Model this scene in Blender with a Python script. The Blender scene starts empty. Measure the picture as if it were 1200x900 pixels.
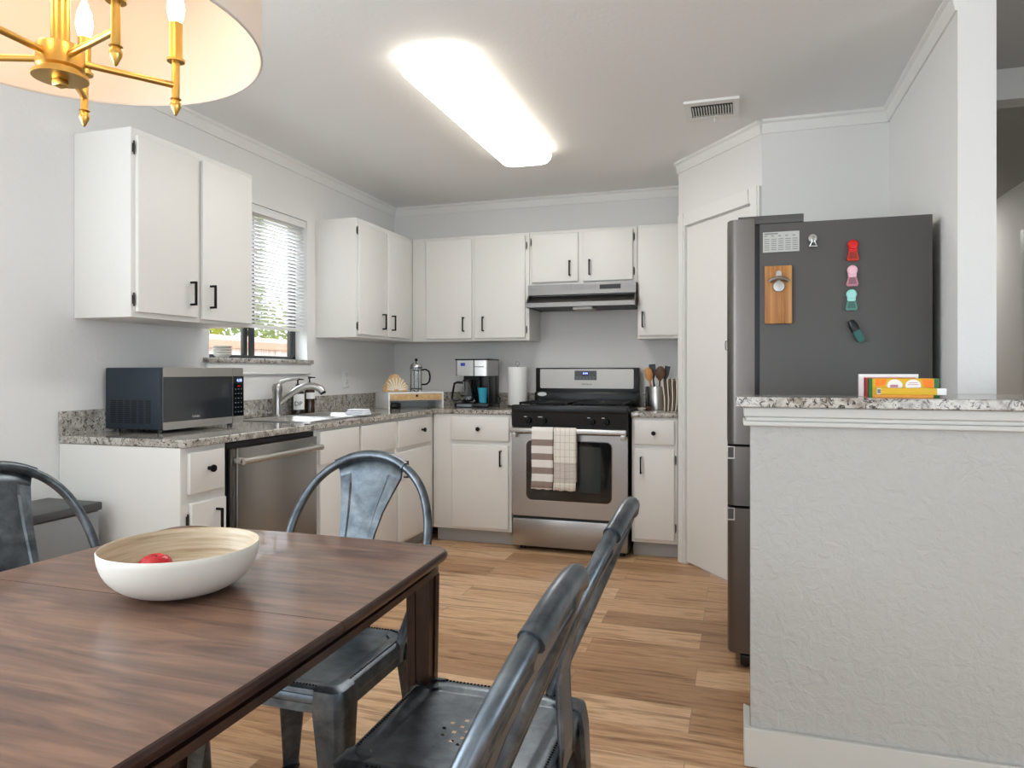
import bpy, bmesh, math, random
from mathutils import Vector, Matrix
random.seed(7)
PI = math.pi
scn = bpy.context.scene
col = scn.collection

# ------------------------------------------------------------------ materials
def lin(c):
    return tuple(((v/255)/12.92 if v/255 <= .04045 else (((v/255)+.055)/1.055)**2.4) for v in c)
MATS = {}
def mat(name, color, rough=.5, metal=0., srgb=True, emit=None, estr=0., trans=0., ior=1.45, alpha=1., spec=None, coat=0.):
    m = bpy.data.materials.new(name); m.use_nodes = True
    b = m.node_tree.nodes['Principled BSDF']
    c = lin(color) if srgb else color
    b.inputs['Base Color'].default_value = (*c, 1)
    b.inputs['Roughness'].default_value = rough
    b.inputs['Metallic'].default_value = metal
    b.inputs['IOR'].default_value = ior
    if trans: b.inputs['Transmission Weight'].default_value = trans
    if coat: b.inputs['Coat Weight'].default_value = coat
    if spec is not None: b.inputs['Specular IOR Level'].default_value = spec
    if emit is not None:
        b.inputs['Emission Color'].default_value = (*lin(emit), 1)
        b.inputs['Emission Strength'].default_value = estr
    MATS[name] = m
    return m
def N(m, t, **k):
    n = m.node_tree.nodes.new(t)
    for a, v in k.items(): setattr(n, a, v)
    return n
def L(m, a, b): m.node_tree.links.new(a, b)
def coords(m, scale=(1, 1, 1), rot=(0, 0, 0), kind='Object'):
    t = N(m, 'ShaderNodeTexCoord'); mp = N(m, 'ShaderNodeMapping')
    mp.inputs['Scale'].default_value = scale; mp.inputs['Rotation'].default_value = rot
    L(m, t.outputs[kind], mp.inputs['Vector'])
    return mp.outputs['Vector']
def noise(m, vec, scale, detail=3, rough=.5, dist=0):
    n = N(m, 'ShaderNodeTexNoise'); n.inputs['Scale'].default_value = scale
    n.inputs['Detail'].default_value = detail; n.inputs['Roughness'].default_value = rough
    n.inputs['Distortion'].default_value = dist
    if vec is not None: L(m, vec, n.inputs['Vector'])
    return n.outputs['Fac']
def ramp(m, fac, stops):
    r = N(m, 'ShaderNodeValToRGB'); e = r.color_ramp.elements
    while len(e) < len(stops): e.new(.5)
    for i, (p, c) in enumerate(stops):
        e[i].position = p; e[i].color = (*lin(c), 1)
    L(m, fac, r.inputs['Fac'])
    return r.outputs['Color']
def bsdf(m): return m.node_tree.nodes['Principled BSDF']
def bump(m, fac, strength, dist=.01):
    b = N(m, 'ShaderNodeBump'); b.inputs['Strength'].default_value = strength; b.inputs['Distance'].default_value = dist
    L(m, fac, b.inputs['Height']); L(m, b.outputs['Normal'], bsdf(m).inputs['Normal'])
def mix(m, fac, a, b, mode='MIX'):
    x = N(m, 'ShaderNodeMix', data_type='RGBA', blend_type=mode)
    if isinstance(fac, (int, float)): x.inputs[0].default_value = fac
    else: L(m, fac, x.inputs[0])
    for i, v in ((6, a), (7, b)):
        if isinstance(v, tuple): x.inputs[i].default_value = (*v, 1)
        else: L(m, v, x.inputs[i])
    return x.outputs[2]

def wallmat(name, c, sc=60, st=.25):
    m = mat(name, c, .75); v = coords(m)
    a = noise(m, v, sc, 3, .6, .6)
    bump(m, a, st, .004)
    return m
M_wall = wallmat('wall_paint', (228, 227, 224), 45, .3)
M_trowel = wallmat('textured_wall_paint', (181, 180, 175), 26, .7)  # half wall is white; its colour is greyed to imitate weaker light
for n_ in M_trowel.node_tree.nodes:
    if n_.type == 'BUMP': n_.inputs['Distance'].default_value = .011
M_ptrim = mat('peninsula_trim_paint', (200, 199, 193), .5)
M_ceil = wallmat('ceiling_paint', (238, 238, 237), 55, .25)
M_trim = mat('trim_paint', (231, 230, 226), .45)
M_cab = mat('cabinet_paint', (230, 228, 223), .42)
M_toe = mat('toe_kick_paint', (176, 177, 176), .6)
M_black = mat('black_metal', (18, 18, 18), .4, .6)
M_blackp = mat('black_plastic', (16, 17, 19), .32)
M_hinge = mat('aged_hinge', (62, 58, 52), .45, .8)
M_white = mat('white_plastic', (232, 232, 230), .45)

def granite():
    m = mat('speckled_granite', (190, 185, 176), .12, coat=.3); v = coords(m)
    base = ramp(m, noise(m, v, 26, 4, .65, .4), [(.33, (128, 118, 105)), (.46, (170, 164, 155)), (.6, (198, 194, 186)), (.75, (152, 143, 130))])
    d = N(m, 'ShaderNodeTexVoronoi'); d.inputs['Scale'].default_value = 95; L(m, v, d.inputs['Vector'])
    sp = N(m, 'ShaderNodeMath', operation='MULTIPLY'); L(m, noise(m, v, 60, 4, .7, 1.2), sp.inputs[0]); sp.inputs[1].default_value = 1
    dark = ramp(m, sp.outputs[0], [(0, (0, 0, 0)), (.535, (0, 0, 0)), (.59, (255, 255, 255)), (1, (255, 255, 255))])
    c = mix(m, dark, base, lin((70, 64, 60)))
    fine = ramp(m, d.outputs['Distance'], [(0, (96, 90, 84)), (.25, (255, 255, 255)), (1, (255, 255, 255))])
    c = mix(m, .4, c, fine, 'MULTIPLY')
    L(m, c, bsdf(m).inputs['Base Color'])
    return m
M_gran = granite()

def floor_mat():
    m = mat('vinyl_plank', (150, 115, 80), .42); v = coords(m)
    br = N(m, 'ShaderNodeTexBrick'); br.offset = .37; br.offset_frequency = 2; br.squash = 1
    br.inputs['Scale'].default_value = 1; br.inputs['Brick Width'].default_value = 1.22; br.inputs['Row Height'].default_value = .18
    br.inputs['Mortar Size'].default_value = .0012; br.inputs['Mortar Smooth'].default_value = .3
    br.inputs['Color1'].default_value = (0, 0, 0, 1); br.inputs['Color2'].default_value = (1, 1, 1, 1); br.inputs['Mortar'].default_value = (.5, .5, .5, 1)
    L(m, v, br.inputs['Vector'])
    tone = ramp(m, br.outputs['Color'], [(0, (176, 137, 101)), (.3, (200, 160, 121)), (.7, (218, 180, 140)), (1, (232, 200, 164))])
    sh = N(m, 'ShaderNodeVectorMath', operation='MULTIPLY_ADD'); L(m, br.outputs['Color'], sh.inputs[0]); sh.inputs[1].default_value = (7, 3, 5)
    mp = N(m, 'ShaderNodeMapping'); mp.inputs['Scale'].default_value = (1.1, 13, 1); L(m, v, mp.inputs['Vector'])
    L(m, mp.outputs['Vector'], sh.inputs[2])
    g = noise(m, sh.outputs[0], 2.2, 6, .62, .5)
    gr = ramp(m, g, [(.3, (138, 114, 94)), (.42, (215, 202, 190)), (.52, (255, 255, 255)), (.62, (226, 214, 200)), (.72, (255, 252, 248)), (.85, (190, 172, 154))])
    c = mix(m, .9, tone, gr, 'MULTIPLY')
    inv = N(m, 'ShaderNodeMath', operation='MULTIPLY'); L(m, br.outputs['Fac'], inv.inputs[0]); inv.inputs[1].default_value = .55
    c = mix(m, inv.outputs[0], c, lin((70, 50, 36)))
    L(m, c, bsdf(m).inputs['Base Color']); bump(m, g, .12, .003)
    return m
M_floor = floor_mat()

def wood(name, a, b, c3, scale=(1.2, 14, 1.2), rough=.3, coat=.0, sc=3):
    m = mat(name, a, rough, coat=coat); v = coords(m, scale)
    g = noise(m, v, sc, 6, .6, 1.0)
    cc = ramp(m, g, [(.3, a), (.5, b), (.66, c3), (.8, b)])
    L(m, cc, bsdf(m).inputs['Base Color'])
    return m
M_table = wood('walnut_laminate', (72, 49, 39), (112, 81, 64), (138, 102, 80), (1.6, 15, 1), .3, .25, 1.9)
M_tedge = wood('dark_walnut_edge', (38, 22, 16), (54, 32, 24), (72, 46, 34), (10, 1, 1), .3, .2)
M_tleg = wood('dark_walnut_leg', (30, 15, 11), (42, 22, 16), (52, 30, 22), (10, 10, 1), .32, .2)
M_seam = mat('seam_dark', (40, 26, 20), .6)  # dark strips filling the leaf joints
M_birch = wood('birch', (196, 158, 108), (212, 176, 126), (222, 188, 140), (2, 10, 10), .5)
M_acacia = wood('acacia_board', (130, 82, 42), (176, 120, 66), (200, 148, 88), (30, 4, 1.5), .45, 0, 1.2)

def steel(name, c, rough=.28, stretch=(2, 2, 120), st=.06):
    m = mat(name, c, rough, 1.0); v = coords(m, stretch)
    n = noise(m, v, 6, 3, .6)
    r = N(m, 'ShaderNodeMapRange'); L(m, n, r.inputs['Value']); r.inputs['To Min'].default_value = rough-.06; r.inputs['To Max'].default_value = rough+.1
    L(m, r.outputs['Result'], bsdf(m).inputs['Roughness']); bump(m, n, st, .001)
    return m
M_steel = steel('brushed_stainless', (176, 174, 172))
M_steelH = steel('bright_stainless', (205, 203, 200), .3)
M_fridge = mat('slate_side', (84, 82, 80), .5)
M_fdoor = steel('slate_stainless', (112, 107, 103), .38, (60, 60, 2))
M_chrome = mat('chrome', (210, 210, 210), .12, 1)
M_nickel = mat('satin_nickel', (172, 170, 166), .28, 1)
def gun():
    m = mat('gunmetal', (92, 96, 99), .34, .85); v = coords(m)
    n = noise(m, v, 14, 5, .65, .4)
    c = ramp(m, n, [(.3, (70, 76, 82)), (.5, (97, 104, 110)), (.72, (124, 130, 135))])
    L(m, c, bsdf(m).inputs['Base Color'])
    r = N(m, 'ShaderNodeMapRange'); L(m, n, r.inputs['Value']); r.inputs['To Min'].default_value = .26; r.inputs['To Max'].default_value = .46
    L(m, r.outputs['Result'], bsdf(m).inputs['Roughness'])
    return m
M_gun = gun()
M_brass = mat('brushed_brass', (208, 168, 92), .33, 1)
M_glassd = mat('dark_glass', (14, 17, 20), .06, coat=.5)
M_mwdoor = mat('microwave_glass', (44, 48, 52), .1, coat=.5)
M_mwside = mat('microwave_case', (46, 56, 66), .42, .3)
M_ovenin = mat('oven_glass', (52, 60, 60), .08)
M_glass = mat('clear_glass', (255, 255, 255), .02, trans=1, ior=1.45)
def thin_glass():
    m = bpy.data.materials.new('window_glass'); m.use_nodes = True; nt = m.node_tree; nt.nodes.clear()
    o = nt.nodes.new('ShaderNodeOutputMaterial'); t = nt.nodes.new('ShaderNodeBsdfTransparent'); g = nt.nodes.new('ShaderNodeBsdfGlossy')
    g.inputs['Roughness'].default_value = .02; x = nt.nodes.new('ShaderNodeMixShader'); x.inputs[0].default_value = .06
    nt.links.new(t.outputs[0], x.inputs[1]); nt.links.new(g.outputs[0], x.inputs[2]); nt.links.new(x.outputs[0], o.inputs[0])
    return m
M_pane = thin_glass()
M_frame = mat('bronze_aluminium', (74, 74, 76), .4, .5)
def translucent(name, c, t=.5, rough=.6):
    m = mat(name, c, rough); nt = m.node_tree
    tr = N(m, 'ShaderNodeBsdfTranslucent'); tr.inputs[0].default_value = (*lin(c), 1)
    x = N(m, 'ShaderNodeMixShader'); x.inputs[0].default_value = t
    L(m, bsdf(m).outputs[0], x.inputs[1]); L(m, tr.outputs[0], x.inputs[2])
    L(m, x.outputs[0], nt.nodes['Material Output'].inputs[0])
    return m
M_shade = translucent('linen_shade', (232, 222, 212), .35, .8)
M_slat = translucent('blind_slat', (240, 238, 238), .25, .5)
M_bulb = mat('lit_bulb', (255, 240, 210), .3, emit=(255, 226, 170), estr=9)
M_diff = mat('lit_diffuser', (255, 250, 235), .4, emit=(252, 251, 250), estr=11.5)
M_diffs = mat('lit_diffuser_edge', (255, 250, 235), .4, emit=(255, 248, 235), estr=3.2)
M_lcd = mat('lcd_digits', (150, 170, 255), .4, emit=(140, 165, 255), estr=3)
M_red = mat('red_plastic', (215, 22, 24), .25)
M_reds = mat('red_clip', (190, 44, 14), .3)
M_pink = mat('pink_plastic', (236, 186, 200), .3); M_pinkd = mat('rose_clip', (190, 128, 142), .3)
M_mint = mat('mint_plastic', (160, 222, 214), .3); M_mintd = mat('teal_clip', (84, 138, 128), .3)
M_green = mat('dark_green_plastic', (10, 88, 78), .3)
M_blue = mat('blue_silicone', (64, 170, 198), .5)
M_logo = mat('logo_blue', (50, 62, 170), .4)
M_paper = mat('paper', (238, 238, 236), .9)
M_amber = mat('amber_glass', (52, 28, 10), .12)
M_liquid = mat('brown_glass', (44, 34, 26), .15)
M_apple = mat('apple_red', (196, 30, 40), .25)
M_bowl = mat('white_lacquer', (222, 219, 210), .5)

# ------------------------------------------------------------------ mesh helpers
def bx(bm, x0, x1, y0, y1, z0, z1, bev=0, seg=2, mi=0, M=None):
    r = bmesh.ops.create_cube(bm, size=1)
    vs = r['verts']
    for v in vs:
        v.co = Vector(((x0+x1)/2+v.co.x*(x1-x0), (y0+y1)/2+v.co.y*(y1-y0), (z0+z1)/2+v.co.z*(z1-z0)))
    fs = list({f for v in vs for f in v.link_faces})
    if bev:
        es = list({e for v in vs for e in v.link_edges})
        rr = bmesh.ops.bevel(bm, geom=es, offset=bev, segments=seg, affect='EDGES', profile=.5)
        fs = list(set([f for f in fs if f.is_valid]) | set(rr['faces']))
        vs = list({v for f in fs for v in f.verts})
    for f in fs: f.material_index = mi
    if M is not None: bmesh.ops.transform(bm, matrix=M, verts=vs)
    return vs
def ring(bm, c, ax, u, w, r, seg, ry=None):
    ry = ry or r
    return [bm.verts.new(c+u*math.cos(2*PI*i/seg)*r+w*math.sin(2*PI*i/seg)*ry) for i in range(seg)]
def bridge(bm, a, b, mi=0):
    n = len(a)
    for i in range(n):
        f = bm.faces.new((a[i], a[(i+1) % n], b[(i+1) % n], b[i])); f.material_index = mi
def frame(d):
    d = d.normalized(); a = Vector((0, 0, 1)) if abs(d.z) < .9 else Vector((1, 0, 0))
    u = d.cross(a).normalized(); return u, d.cross(u).normalized()
def cyl(bm, p0, p1, r0, r1=None, seg=16, mi=0, caps=True):
    p0, p1 = Vector(p0), Vector(p1); r1 = r0 if r1 is None else r1
    u, w = frame(p1-p0)
    a = ring(bm, p0, None, u, w, r0, seg); b = ring(bm, p1, None, u, w, r1, seg)
    bridge(bm, a, b, mi)
    if caps:
        f = bm.faces.new(a[::-1]); f.material_index = mi; f = bm.faces.new(b); f.material_index = mi
def tube(bm, pts, r, seg=10, mi=0, caps=True, closed=False):
    pts = [Vector(p) for p in pts]; n = len(pts); rs = r if isinstance(r, (list, tuple)) else [r]*n
    prev = None; rings = []
    for i, p in enumerate(pts):
        if closed: d = (pts[(i+1) % n]-pts[i-1]).normalized()
        else: d = (pts[min(i+1, n-1)]-pts[max(i-1, 0)]).normalized()
        if prev is None: u, w = frame(d)
        else:
            u = (prev-d*prev.dot(d)).normalized(); w = d.cross(u).normalized()
        prev = u; rings.append(ring(bm, p, None, u, w, rs[i], seg))
    for i in range(n-1): bridge(bm, rings[i], rings[i+1], mi)
    if closed: bridge(bm, rings[-1], rings[0], mi)
    elif caps:
        bm.faces.new(rings[0][::-1]).material_index = mi; bm.faces.new(rings[-1]).material_index = mi
def lathe(bm, prof, c=(0, 0, 0), seg=32, mi=0, M=None):
    c = Vector(c); rr = []; start = len(bm.verts)
    newv = []
    for r, z in prof:
        if r < 1e-5: v = [bm.verts.new(c+Vector((0, 0, z)))]
        else: v = [bm.verts.new(c+Vector((r*math.cos(2*PI*i/seg), r*math.sin(2*PI*i/seg), z))) for i in range(seg)]
        rr.append(v); newv += v
    for a, b in zip(rr, rr[1:]):
        for i in range(seg):
            j = (i+1) % seg
            if len(a) == 1 and len(b) == 1: continue
            if len(a) == 1: f = bm.faces.new((a[0], b[j], b[i]))
            elif len(b) == 1: f = bm.faces.new((a[i], a[j], b[0]))
            else: f = bm.faces.new((a[i], a[j], b[j], b[i]))
            f.material_index = mi
    if M is not None: bmesh.ops.transform(bm, matrix=M, verts=newv)
def ball(bm, c, r, seg=12, sz=1., mi=0):
    lathe(bm, [(r*math.sin(PI*k/8) if 0 < k < 8 else 0, -r*sz*math.cos(PI*k/8)) for k in range(9)], c, seg, mi)
def prism(bm, poly, h0, h1, axis='z', holes=(), mi=0, bev=0):
    """extruded polygon; axis z: (x,y), axis x: (y,z), axis y: (x,z)"""
    def P(a, b, h): return Vector((a, b, h)) if axis == 'z' else Vector((h, a, b)) if axis == 'x' else Vector((a, h, b))
    bot = []
    es = []
    for lp in [poly]+list(holes):
        v = [bm.verts.new(P(a, b, h0)) for a, b in lp]; bot += v
        es += [bm.edges.new((v[i], v[(i+1) % len(v)])) for i in range(len(v))]
    if holes:
        fs = [g for g in bmesh.ops.triangle_fill(bm, edges=es, use_beauty=True)['geom'] if isinstance(g, bmesh.types.BMFace)]
    else: fs = [bm.faces.new(bot)]
    r = bmesh.ops.extrude_face_region(bm, geom=fs)
    nv = [g for g in r['geom'] if isinstance(g, bmesh.types.BMVert)]
    bmesh.ops.translate(bm, verts=nv, vec=P(0, 0, h1-h0) if axis == 'z' else Vector((h1-h0, 0, 0)) if axis == 'x' else Vector((0, h1-h0, 0)))
    allf = list({f for v in bot+nv for f in v.link_faces})
    for f in allf: f.material_index = mi
    bmesh.ops.recalc_face_normals(bm, faces=allf)
    return bot+nv
def rrect(x0, x1, y0, y1, r, n=5):
    out = []
    for cx, cy, a0 in ((x1-r, y1-r, 0), (x0+r, y1-r, 90), (x0+r, y0+r, 180), (x1-r, y0+r, 270)):
        for k in range(n+1):
            a = math.radians(a0+90*k/n); out.append((cx+r*math.cos(a), cy+r*math.sin(a)))
    return out
def BM(): return bmesh.new()

ROOT = {}
def obj(name, bm, m, parent=None, smooth=True, mod=None, ang=35, kind=None, label=None):
    bmesh.ops.recalc_face_normals(bm, faces=bm.faces)
    me = bpy.data.meshes.new(name)
    if parent is not None and ROOT.get(parent.name) is not None:
        bm.transform(Matrix.Translation(-ROOT[parent.name]))
    bm.to_mesh(me); bm.free()
    for x in (m if isinstance(m, (list, tuple)) else [m]): me.materials.append(x)
    if smooth:
        me.shade_smooth()
        if ang: me.set_sharp_from_angle(angle=math.radians(ang))
    o = bpy.data.objects.new(name, me); col.objects.link(o)
    if parent is not None:
        o.parent = parent; ROOT[o.name] = ROOT.get(parent.name)
    if kind: o['kind'] = kind
    if label: o['label'] = label
    return o
def tag(o, label, cat, group=None):
    o['label'] = label; o['category'] = cat
    if group: o['group'] = group
    return o
def thing(name, label, cat, loc=(0, 0, 0), rz=0, group=None, local=False):
    o = bpy.data.objects.new(name, None); col.objects.link(o); o.empty_display_size = .05
    o.location = loc; o.rotation_euler = (0, 0, rz); tag(o, label, cat, group)
    ROOT[o.name] = None if local else Vector(loc)
    return o
def struct(name, bm, m, parent=None, **k):
    return obj(name, bm, m, parent, kind='structure', **k)
def structe(name, loc):
    o = bpy.data.objects.new(name, None); col.objects.link(o); o.location = loc; o['kind'] = 'structure'; ROOT[o.name] = Vector(loc)
    return o
def text(name, s, size, M, m, parent, ext=.0004, align='CENTER'):
    c = bpy.data.curves.new(name, 'FONT'); c.body = s; c.size = size; c.extrude = ext; c.align_x = align; c.align_y = 'CENTER'
    c.resolution_u = 3
    t = bpy.data.objects.new(name+'_src', c); col.objects.link(t)
    me = bpy.data.meshes.new_from_object(t.evaluated_get(bpy.context.evaluated_depsgraph_get()))
    bpy.data.objects.remove(t)
    me.transform(M)
    if parent is not None and ROOT.get(parent.name) is not None: me.transform(Matrix.Translation(-ROOT[parent.name]))
    me.materials.clear(); me.materials.append(m)
    o = bpy.data.objects.new(name, me); col.objects.link(o)
    if parent is not None: o.parent = parent; ROOT[o.name] = ROOT.get(parent.name)
    return o
RX = Matrix.Rotation(PI/2, 4, 'X')                       # lettering facing -Y
RF = Matrix.Rotation(PI/2, 4, 'Z') @ RX                  # lettering facing +X
def T(x, y, z): return Matrix.Translation((x, y, z))

# ------------------------------------------------------------------ the room
HC = 2.458
XE, XR = 2.243, 3.30
PA, PB = (2.245, -.57), (2.712, -1.19)
YB, XB = -8.0, 6.6
b = BM(); bx(b, -.12, XB+.12, YB-.12, 3.0, -.08, 0); struct('floor', b, M_floor, smooth=False)
b = BM(); bx(b, -.12, 3.415, YB-.12, 3.0, HC, HC+.1); struct('ceiling', b, M_ceil, smooth=False)
# left wall with window opening
WY0, WY1, WZ0, WZ1 = -2.062, -1.195, 1.24, 2.115
b = BM(); prism(b, [(YB-.12, 0), (.12, 0), (.12, HC), (YB-.12, HC)], -.13, 0, 'x', holes=[[(WY0, WZ0-.02), (WY1, WZ0-.02), (WY1, WZ1), (WY0, WZ1)], [(-6.2, .75), (-4.3, .75), (-4.3, 2.15), (-6.2, 2.15)]])
struct('wall_left', b, M_wall, smooth=False)
b = BM(); bx(b, -.13, XE+.05, 0, .12, 0, HC); struct('wall_back', b, M_wall, smooth=False)
# pantry: side return, angled wall with a door opening, alcove wall behind the fridge
dx, dy = PB[0]-PA[0], PB[1]-PA[1]; LD = math.hypot(dx, dy); ux, uy = dx/LD, dy/LD; nx, ny = -uy, ux   # n points into the pantry
if nx*1+ny*1 < 0: nx, ny = -nx, -ny
def pp(s, d): return (PA[0]+ux*s+nx*d, PA[1]+uy*s+ny*d)
D0, D1, DH = .095, .70, 2.045
b = BM(); prism(b, [(XE, 0), PA, pp(0.0, .1), (XE+.12, 0)], 0, HC); struct('wall_pantry_side', b, M_wall, smooth=False)
b = BM()
for s0, s1, z0, z1 in ((0, D0, 0, HC), (D1, LD, 0, HC), (D0, D1, DH, HC)):
    prism(b, [pp(s0, 0), pp(s1, 0), pp(s1, .1), pp(s0, .1)], z0, z1)
struct('wall_pantry', b, M_wall, smooth=False)
b = BM(); prism(b, [PB, (XR+.115, PB[1]), (XR+.115, PB[1]+.1), (PB[0]+.05, PB[1]+.1)], 0, HC); struct('wall_alcove', b, M_wall, smooth=False)
b = BM(); bx(b, XR, 3.413, -2.31, 3.0, 0, HC+.3); struct('wall_right', b, M_wall, smooth=False)
# hall beyond, with its own ceiling, side wall, end wall and door
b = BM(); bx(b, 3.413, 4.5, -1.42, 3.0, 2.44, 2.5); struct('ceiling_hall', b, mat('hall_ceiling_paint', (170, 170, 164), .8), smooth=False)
b = BM(); bx(b, 4.416, 4.53, -2.20, 3.0, 0, 2.45); struct('wall_hall', b, M_wall, smooth=False)
b = BM(); bx(b, 3.3, 4.53, 2.9, 3.02, 0, 2.5); struct('wall_hall_end', b, M_wall, smooth=False)
d2 = structe('door_2', (4.40, .2, 0))
b = BM(); bx(b, 4.385, 4.417, -.45, .36, .01, 2.03, .003); obj('door_panel', b, mat('hall_door_paint', (120, 120, 116), .5), d2)
b = BM(); bx(b, 4.375, 4.415, .36, .43, 0, 2.1, .003); bx(b, 4.375, 4.415, -.52, -.45, 0, 2.1, .003); bx(b, 4.375, 4.415, -.45, .36, 2.03, 2.1, .003); obj('door_casing', b, M_trim, d2)
# header over the hall opening and the living-room ceiling
b = BM(); bx(b, 3.413, 4.416, -1.54, -1.42, 2.327, HC+.05); struct('wall_header', b, mat('hall_header_shaded', (178, 177, 172), .8), smooth=False)  # wall colour greyed here to imitate the dimmer light on the header
b = BM(); bx(b, 4.416, XB, -2.31, -2.19, 0, HC); struct('wall_living_back', b, M_wall, smooth=False)
b = BM(); bx(b, 3.415, XB+.12, YB-.12, -1.42, HC, HC+.1); struct('ceiling_living', b, mat('living_ceiling_shaded', (158, 157, 153), .8), smooth=False)  # same ceiling carried on, shade put into its greyer colour
# walls behind the camera, with windows
def wall_y(y, x0, x1, z1, holes, name):
    b = BM(); prism(b, [(x0, 0), (x1, 0), (x1, z1), (x0, z1)], y-.12, y, 'y', holes=[[(a, c), (bb, c), (bb, d), (a, d)] for a, bb, c, d in holes]); struct(name, b, M_wall, smooth=False)
BW = [(.5, 2.9, .5, 2.2), (3.9, 6.1, .1, 2.1)]
wall_y(YB, -.12, XB+.12, HC, BW, 'wall_front')
b = BM(); RWn = [(-6.9, -4.2, .6, 2.2)]
prism(b, [(YB-.12, 0), (-2.19, 0), (-2.19, HC), (YB-.12, HC)], XB, XB+.12, 'x', holes=[[(a, c), (bb, c), (bb, d), (a, d)] for a, bb, c, d in RWn]); struct('wall_living_side', b, M_wall, smooth=False)
for i, (a, bb, c, d) in enumerate(BW):
    w = structe('window_%d' % (i+2), ((a+bb)/2, YB-.06, c))
    f = BM()
    for x0, x1, z0, z1 in ((a, a+.05, c, d), (bb-.05, bb, c, d), (a, bb, c, c+.05), (a, bb, d-.05, d), ((a+bb)/2-.025, (a+bb)/2+.025, c, d)):
        bx(f, x0, x1, YB-.09, YB-.04, z0, z1)
    obj('window_frame', f, M_trim, w)
w = structe('window_4', (XB+.06, -5.55, .6)); f = BM()
for y0, y1, z0, z1 in ((-6.9, -6.85, .6, 2.2), (-4.25, -4.2, .6, 2.2), (-6.9, -4.2, .6, .65), (-6.9, -4.2, 2.15, 2.2), (-5.575, -5.525, .6, 2.2)):
    bx(f, XB+.04, XB+.09, y0, y1, z0, z1)
obj('window_frame', f, M_trim, w)

w = structe('window_5', (-.06, -5.25, .75)); f = BM()  # out-of-view dining window, placed for the light it sends in
for y0, y1, z0, z1 in ((-6.2, -6.15, .75, 2.15), (-4.35, -4.3, .75, 2.15), (-6.2, -4.3, .75, .8), (-6.2, -4.3, 2.1, 2.15), (-5.275, -5.225, .75, 2.15)):
    bx(f, -.09, -.04, y0, y1, z0, z1)
obj('window_frame', f, M_trim, w)

# crown mouldings
def crown(bm, p0, p1, nrm, drop=.067, out=.03):
    p0, p1, n = Vector((*p0, 0)), Vector((*p1, 0)), Vector((*nrm, 0)).normalized()
    prof = [(0, HC-drop), (.008, HC-drop), (.010, HC-drop+.012), (out*.6, HC-.02), (out, HC-.012), (out, HC), (0, HC)]
    a = [bm.verts.new(p0+n*o+Vector((0, 0, z))) for o, z in prof]; c = [bm.verts.new(p1+n*o+Vector((0, 0, z))) for o, z in prof]
    bridge(bm, a, c); bm.faces.new(a[::-1]); bm.faces.new(c)
for i, (p0, p1, n) in enumerate([((0, YB), (0, 0), (1, 0)), ((0, 0), (XE, 0), (0, -1)), ((XE, 0), PA, (-1, 0)), (PA, PB, (-nx, -ny)), (PB, (XR, PB[1]), (0, -1)), ((XR, -2.31), (XR, PB[1]), (-1, 0))]):
    b = BM(); crown(b, p0, p1, n); struct('trim_%d' % (i+1), b, M_trim, ang=25)

# pantry door
d1 = structe('door_1', (*pp(.4, 0), 0))
b = BM(); prism(b, [pp(D0+.004, -.002), pp(D1-.004, -.002), pp(D1-.004, .034), pp(D0+.004, .034)], .012, DH-.004); obj('door_panel', b, M_cab, d1, smooth=False)
b = BM()
def casing(s0, s1, z0, z1): prism(b, [pp(s0, -.018), pp(s1, -.018), pp(s1, 0), pp(s0, 0)], z0, z1); prism(b, [pp(s0+.012, -.024), pp(s1-.012, -.024), pp(s1-.012, -.018), pp(s0+.012, -.018)], z0, z1)
casing(D0-.075, D0-.004, 0, DH+.08); casing(D1+.004, D1+.075, 0, DH+.08); casing(D0-.004, D1+.004, DH+.004, DH+.08)
obj('door_casing', b, M_trim, d1, smooth=False)
b = BM()
c0 = Vector((*pp(D1-.19, -.002), 1.31)); n3 = Vector((-nx, -ny, 0))
tube(b, [c0+Vector((0, 0, -.03)), c0+n3*.025+Vector((0, 0, -.022)), c0+n3*.028, c0+n3*.025+Vector((0, 0, .022)), c0+Vector((0, 0, .03))], .004, 8)
obj('door_pull', b, M_nickel, d1)

# window: bronze slider in the left wall
w1 = structe('window_1', (-.08, -1.63, WZ0))
b = BM()
for y0, y1, z0, z1 in ((WY0, WY0+.035, WZ0, WZ1), (WY1-.035, WY1, WZ0, WZ1), (WY0, WY1, WZ0-.02, WZ0+.02), (WY0, WY1, WZ1-.03, WZ1)):
    bx(b, -.125, -.085, y0, y1, z0, z1, .002)
obj('window_frame', b, M_frame, w1)
b = BM()
for yc in (-1.655, -1.615): bx(b, -.12 if yc < -1.63 else -.1, -.1 if yc < -1.63 else -.082, yc-.018, yc+.018, WZ0+.02, WZ1-.03, .002)
bx(b, -.1, -.085, -1.25, -1.232, WZ0+.02, WZ1-.03, .002)
obj('sash', b, M_frame, w1)
b = BM(); bx(b, -.108, -.104, WY0+.03, WY1-.03, WZ0+.02, WZ1-.03); obj('pane', b, M_pane, w1, smooth=False)
b = BM(); bx(b, -.085, .028, WY0-.045, WY1+.035, 1.213, 1.239, .004); struct('window_sill', b, M_gran)
b = BM(); bx(b, 0, .014, WY0-.03, WY1+.02, 1.15, 1.213, .003); bx(b, 0, .02, WY0-.03, WY1+.02, 1.15, 1.162, .003); struct('trim_9', b, M_trim)

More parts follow.
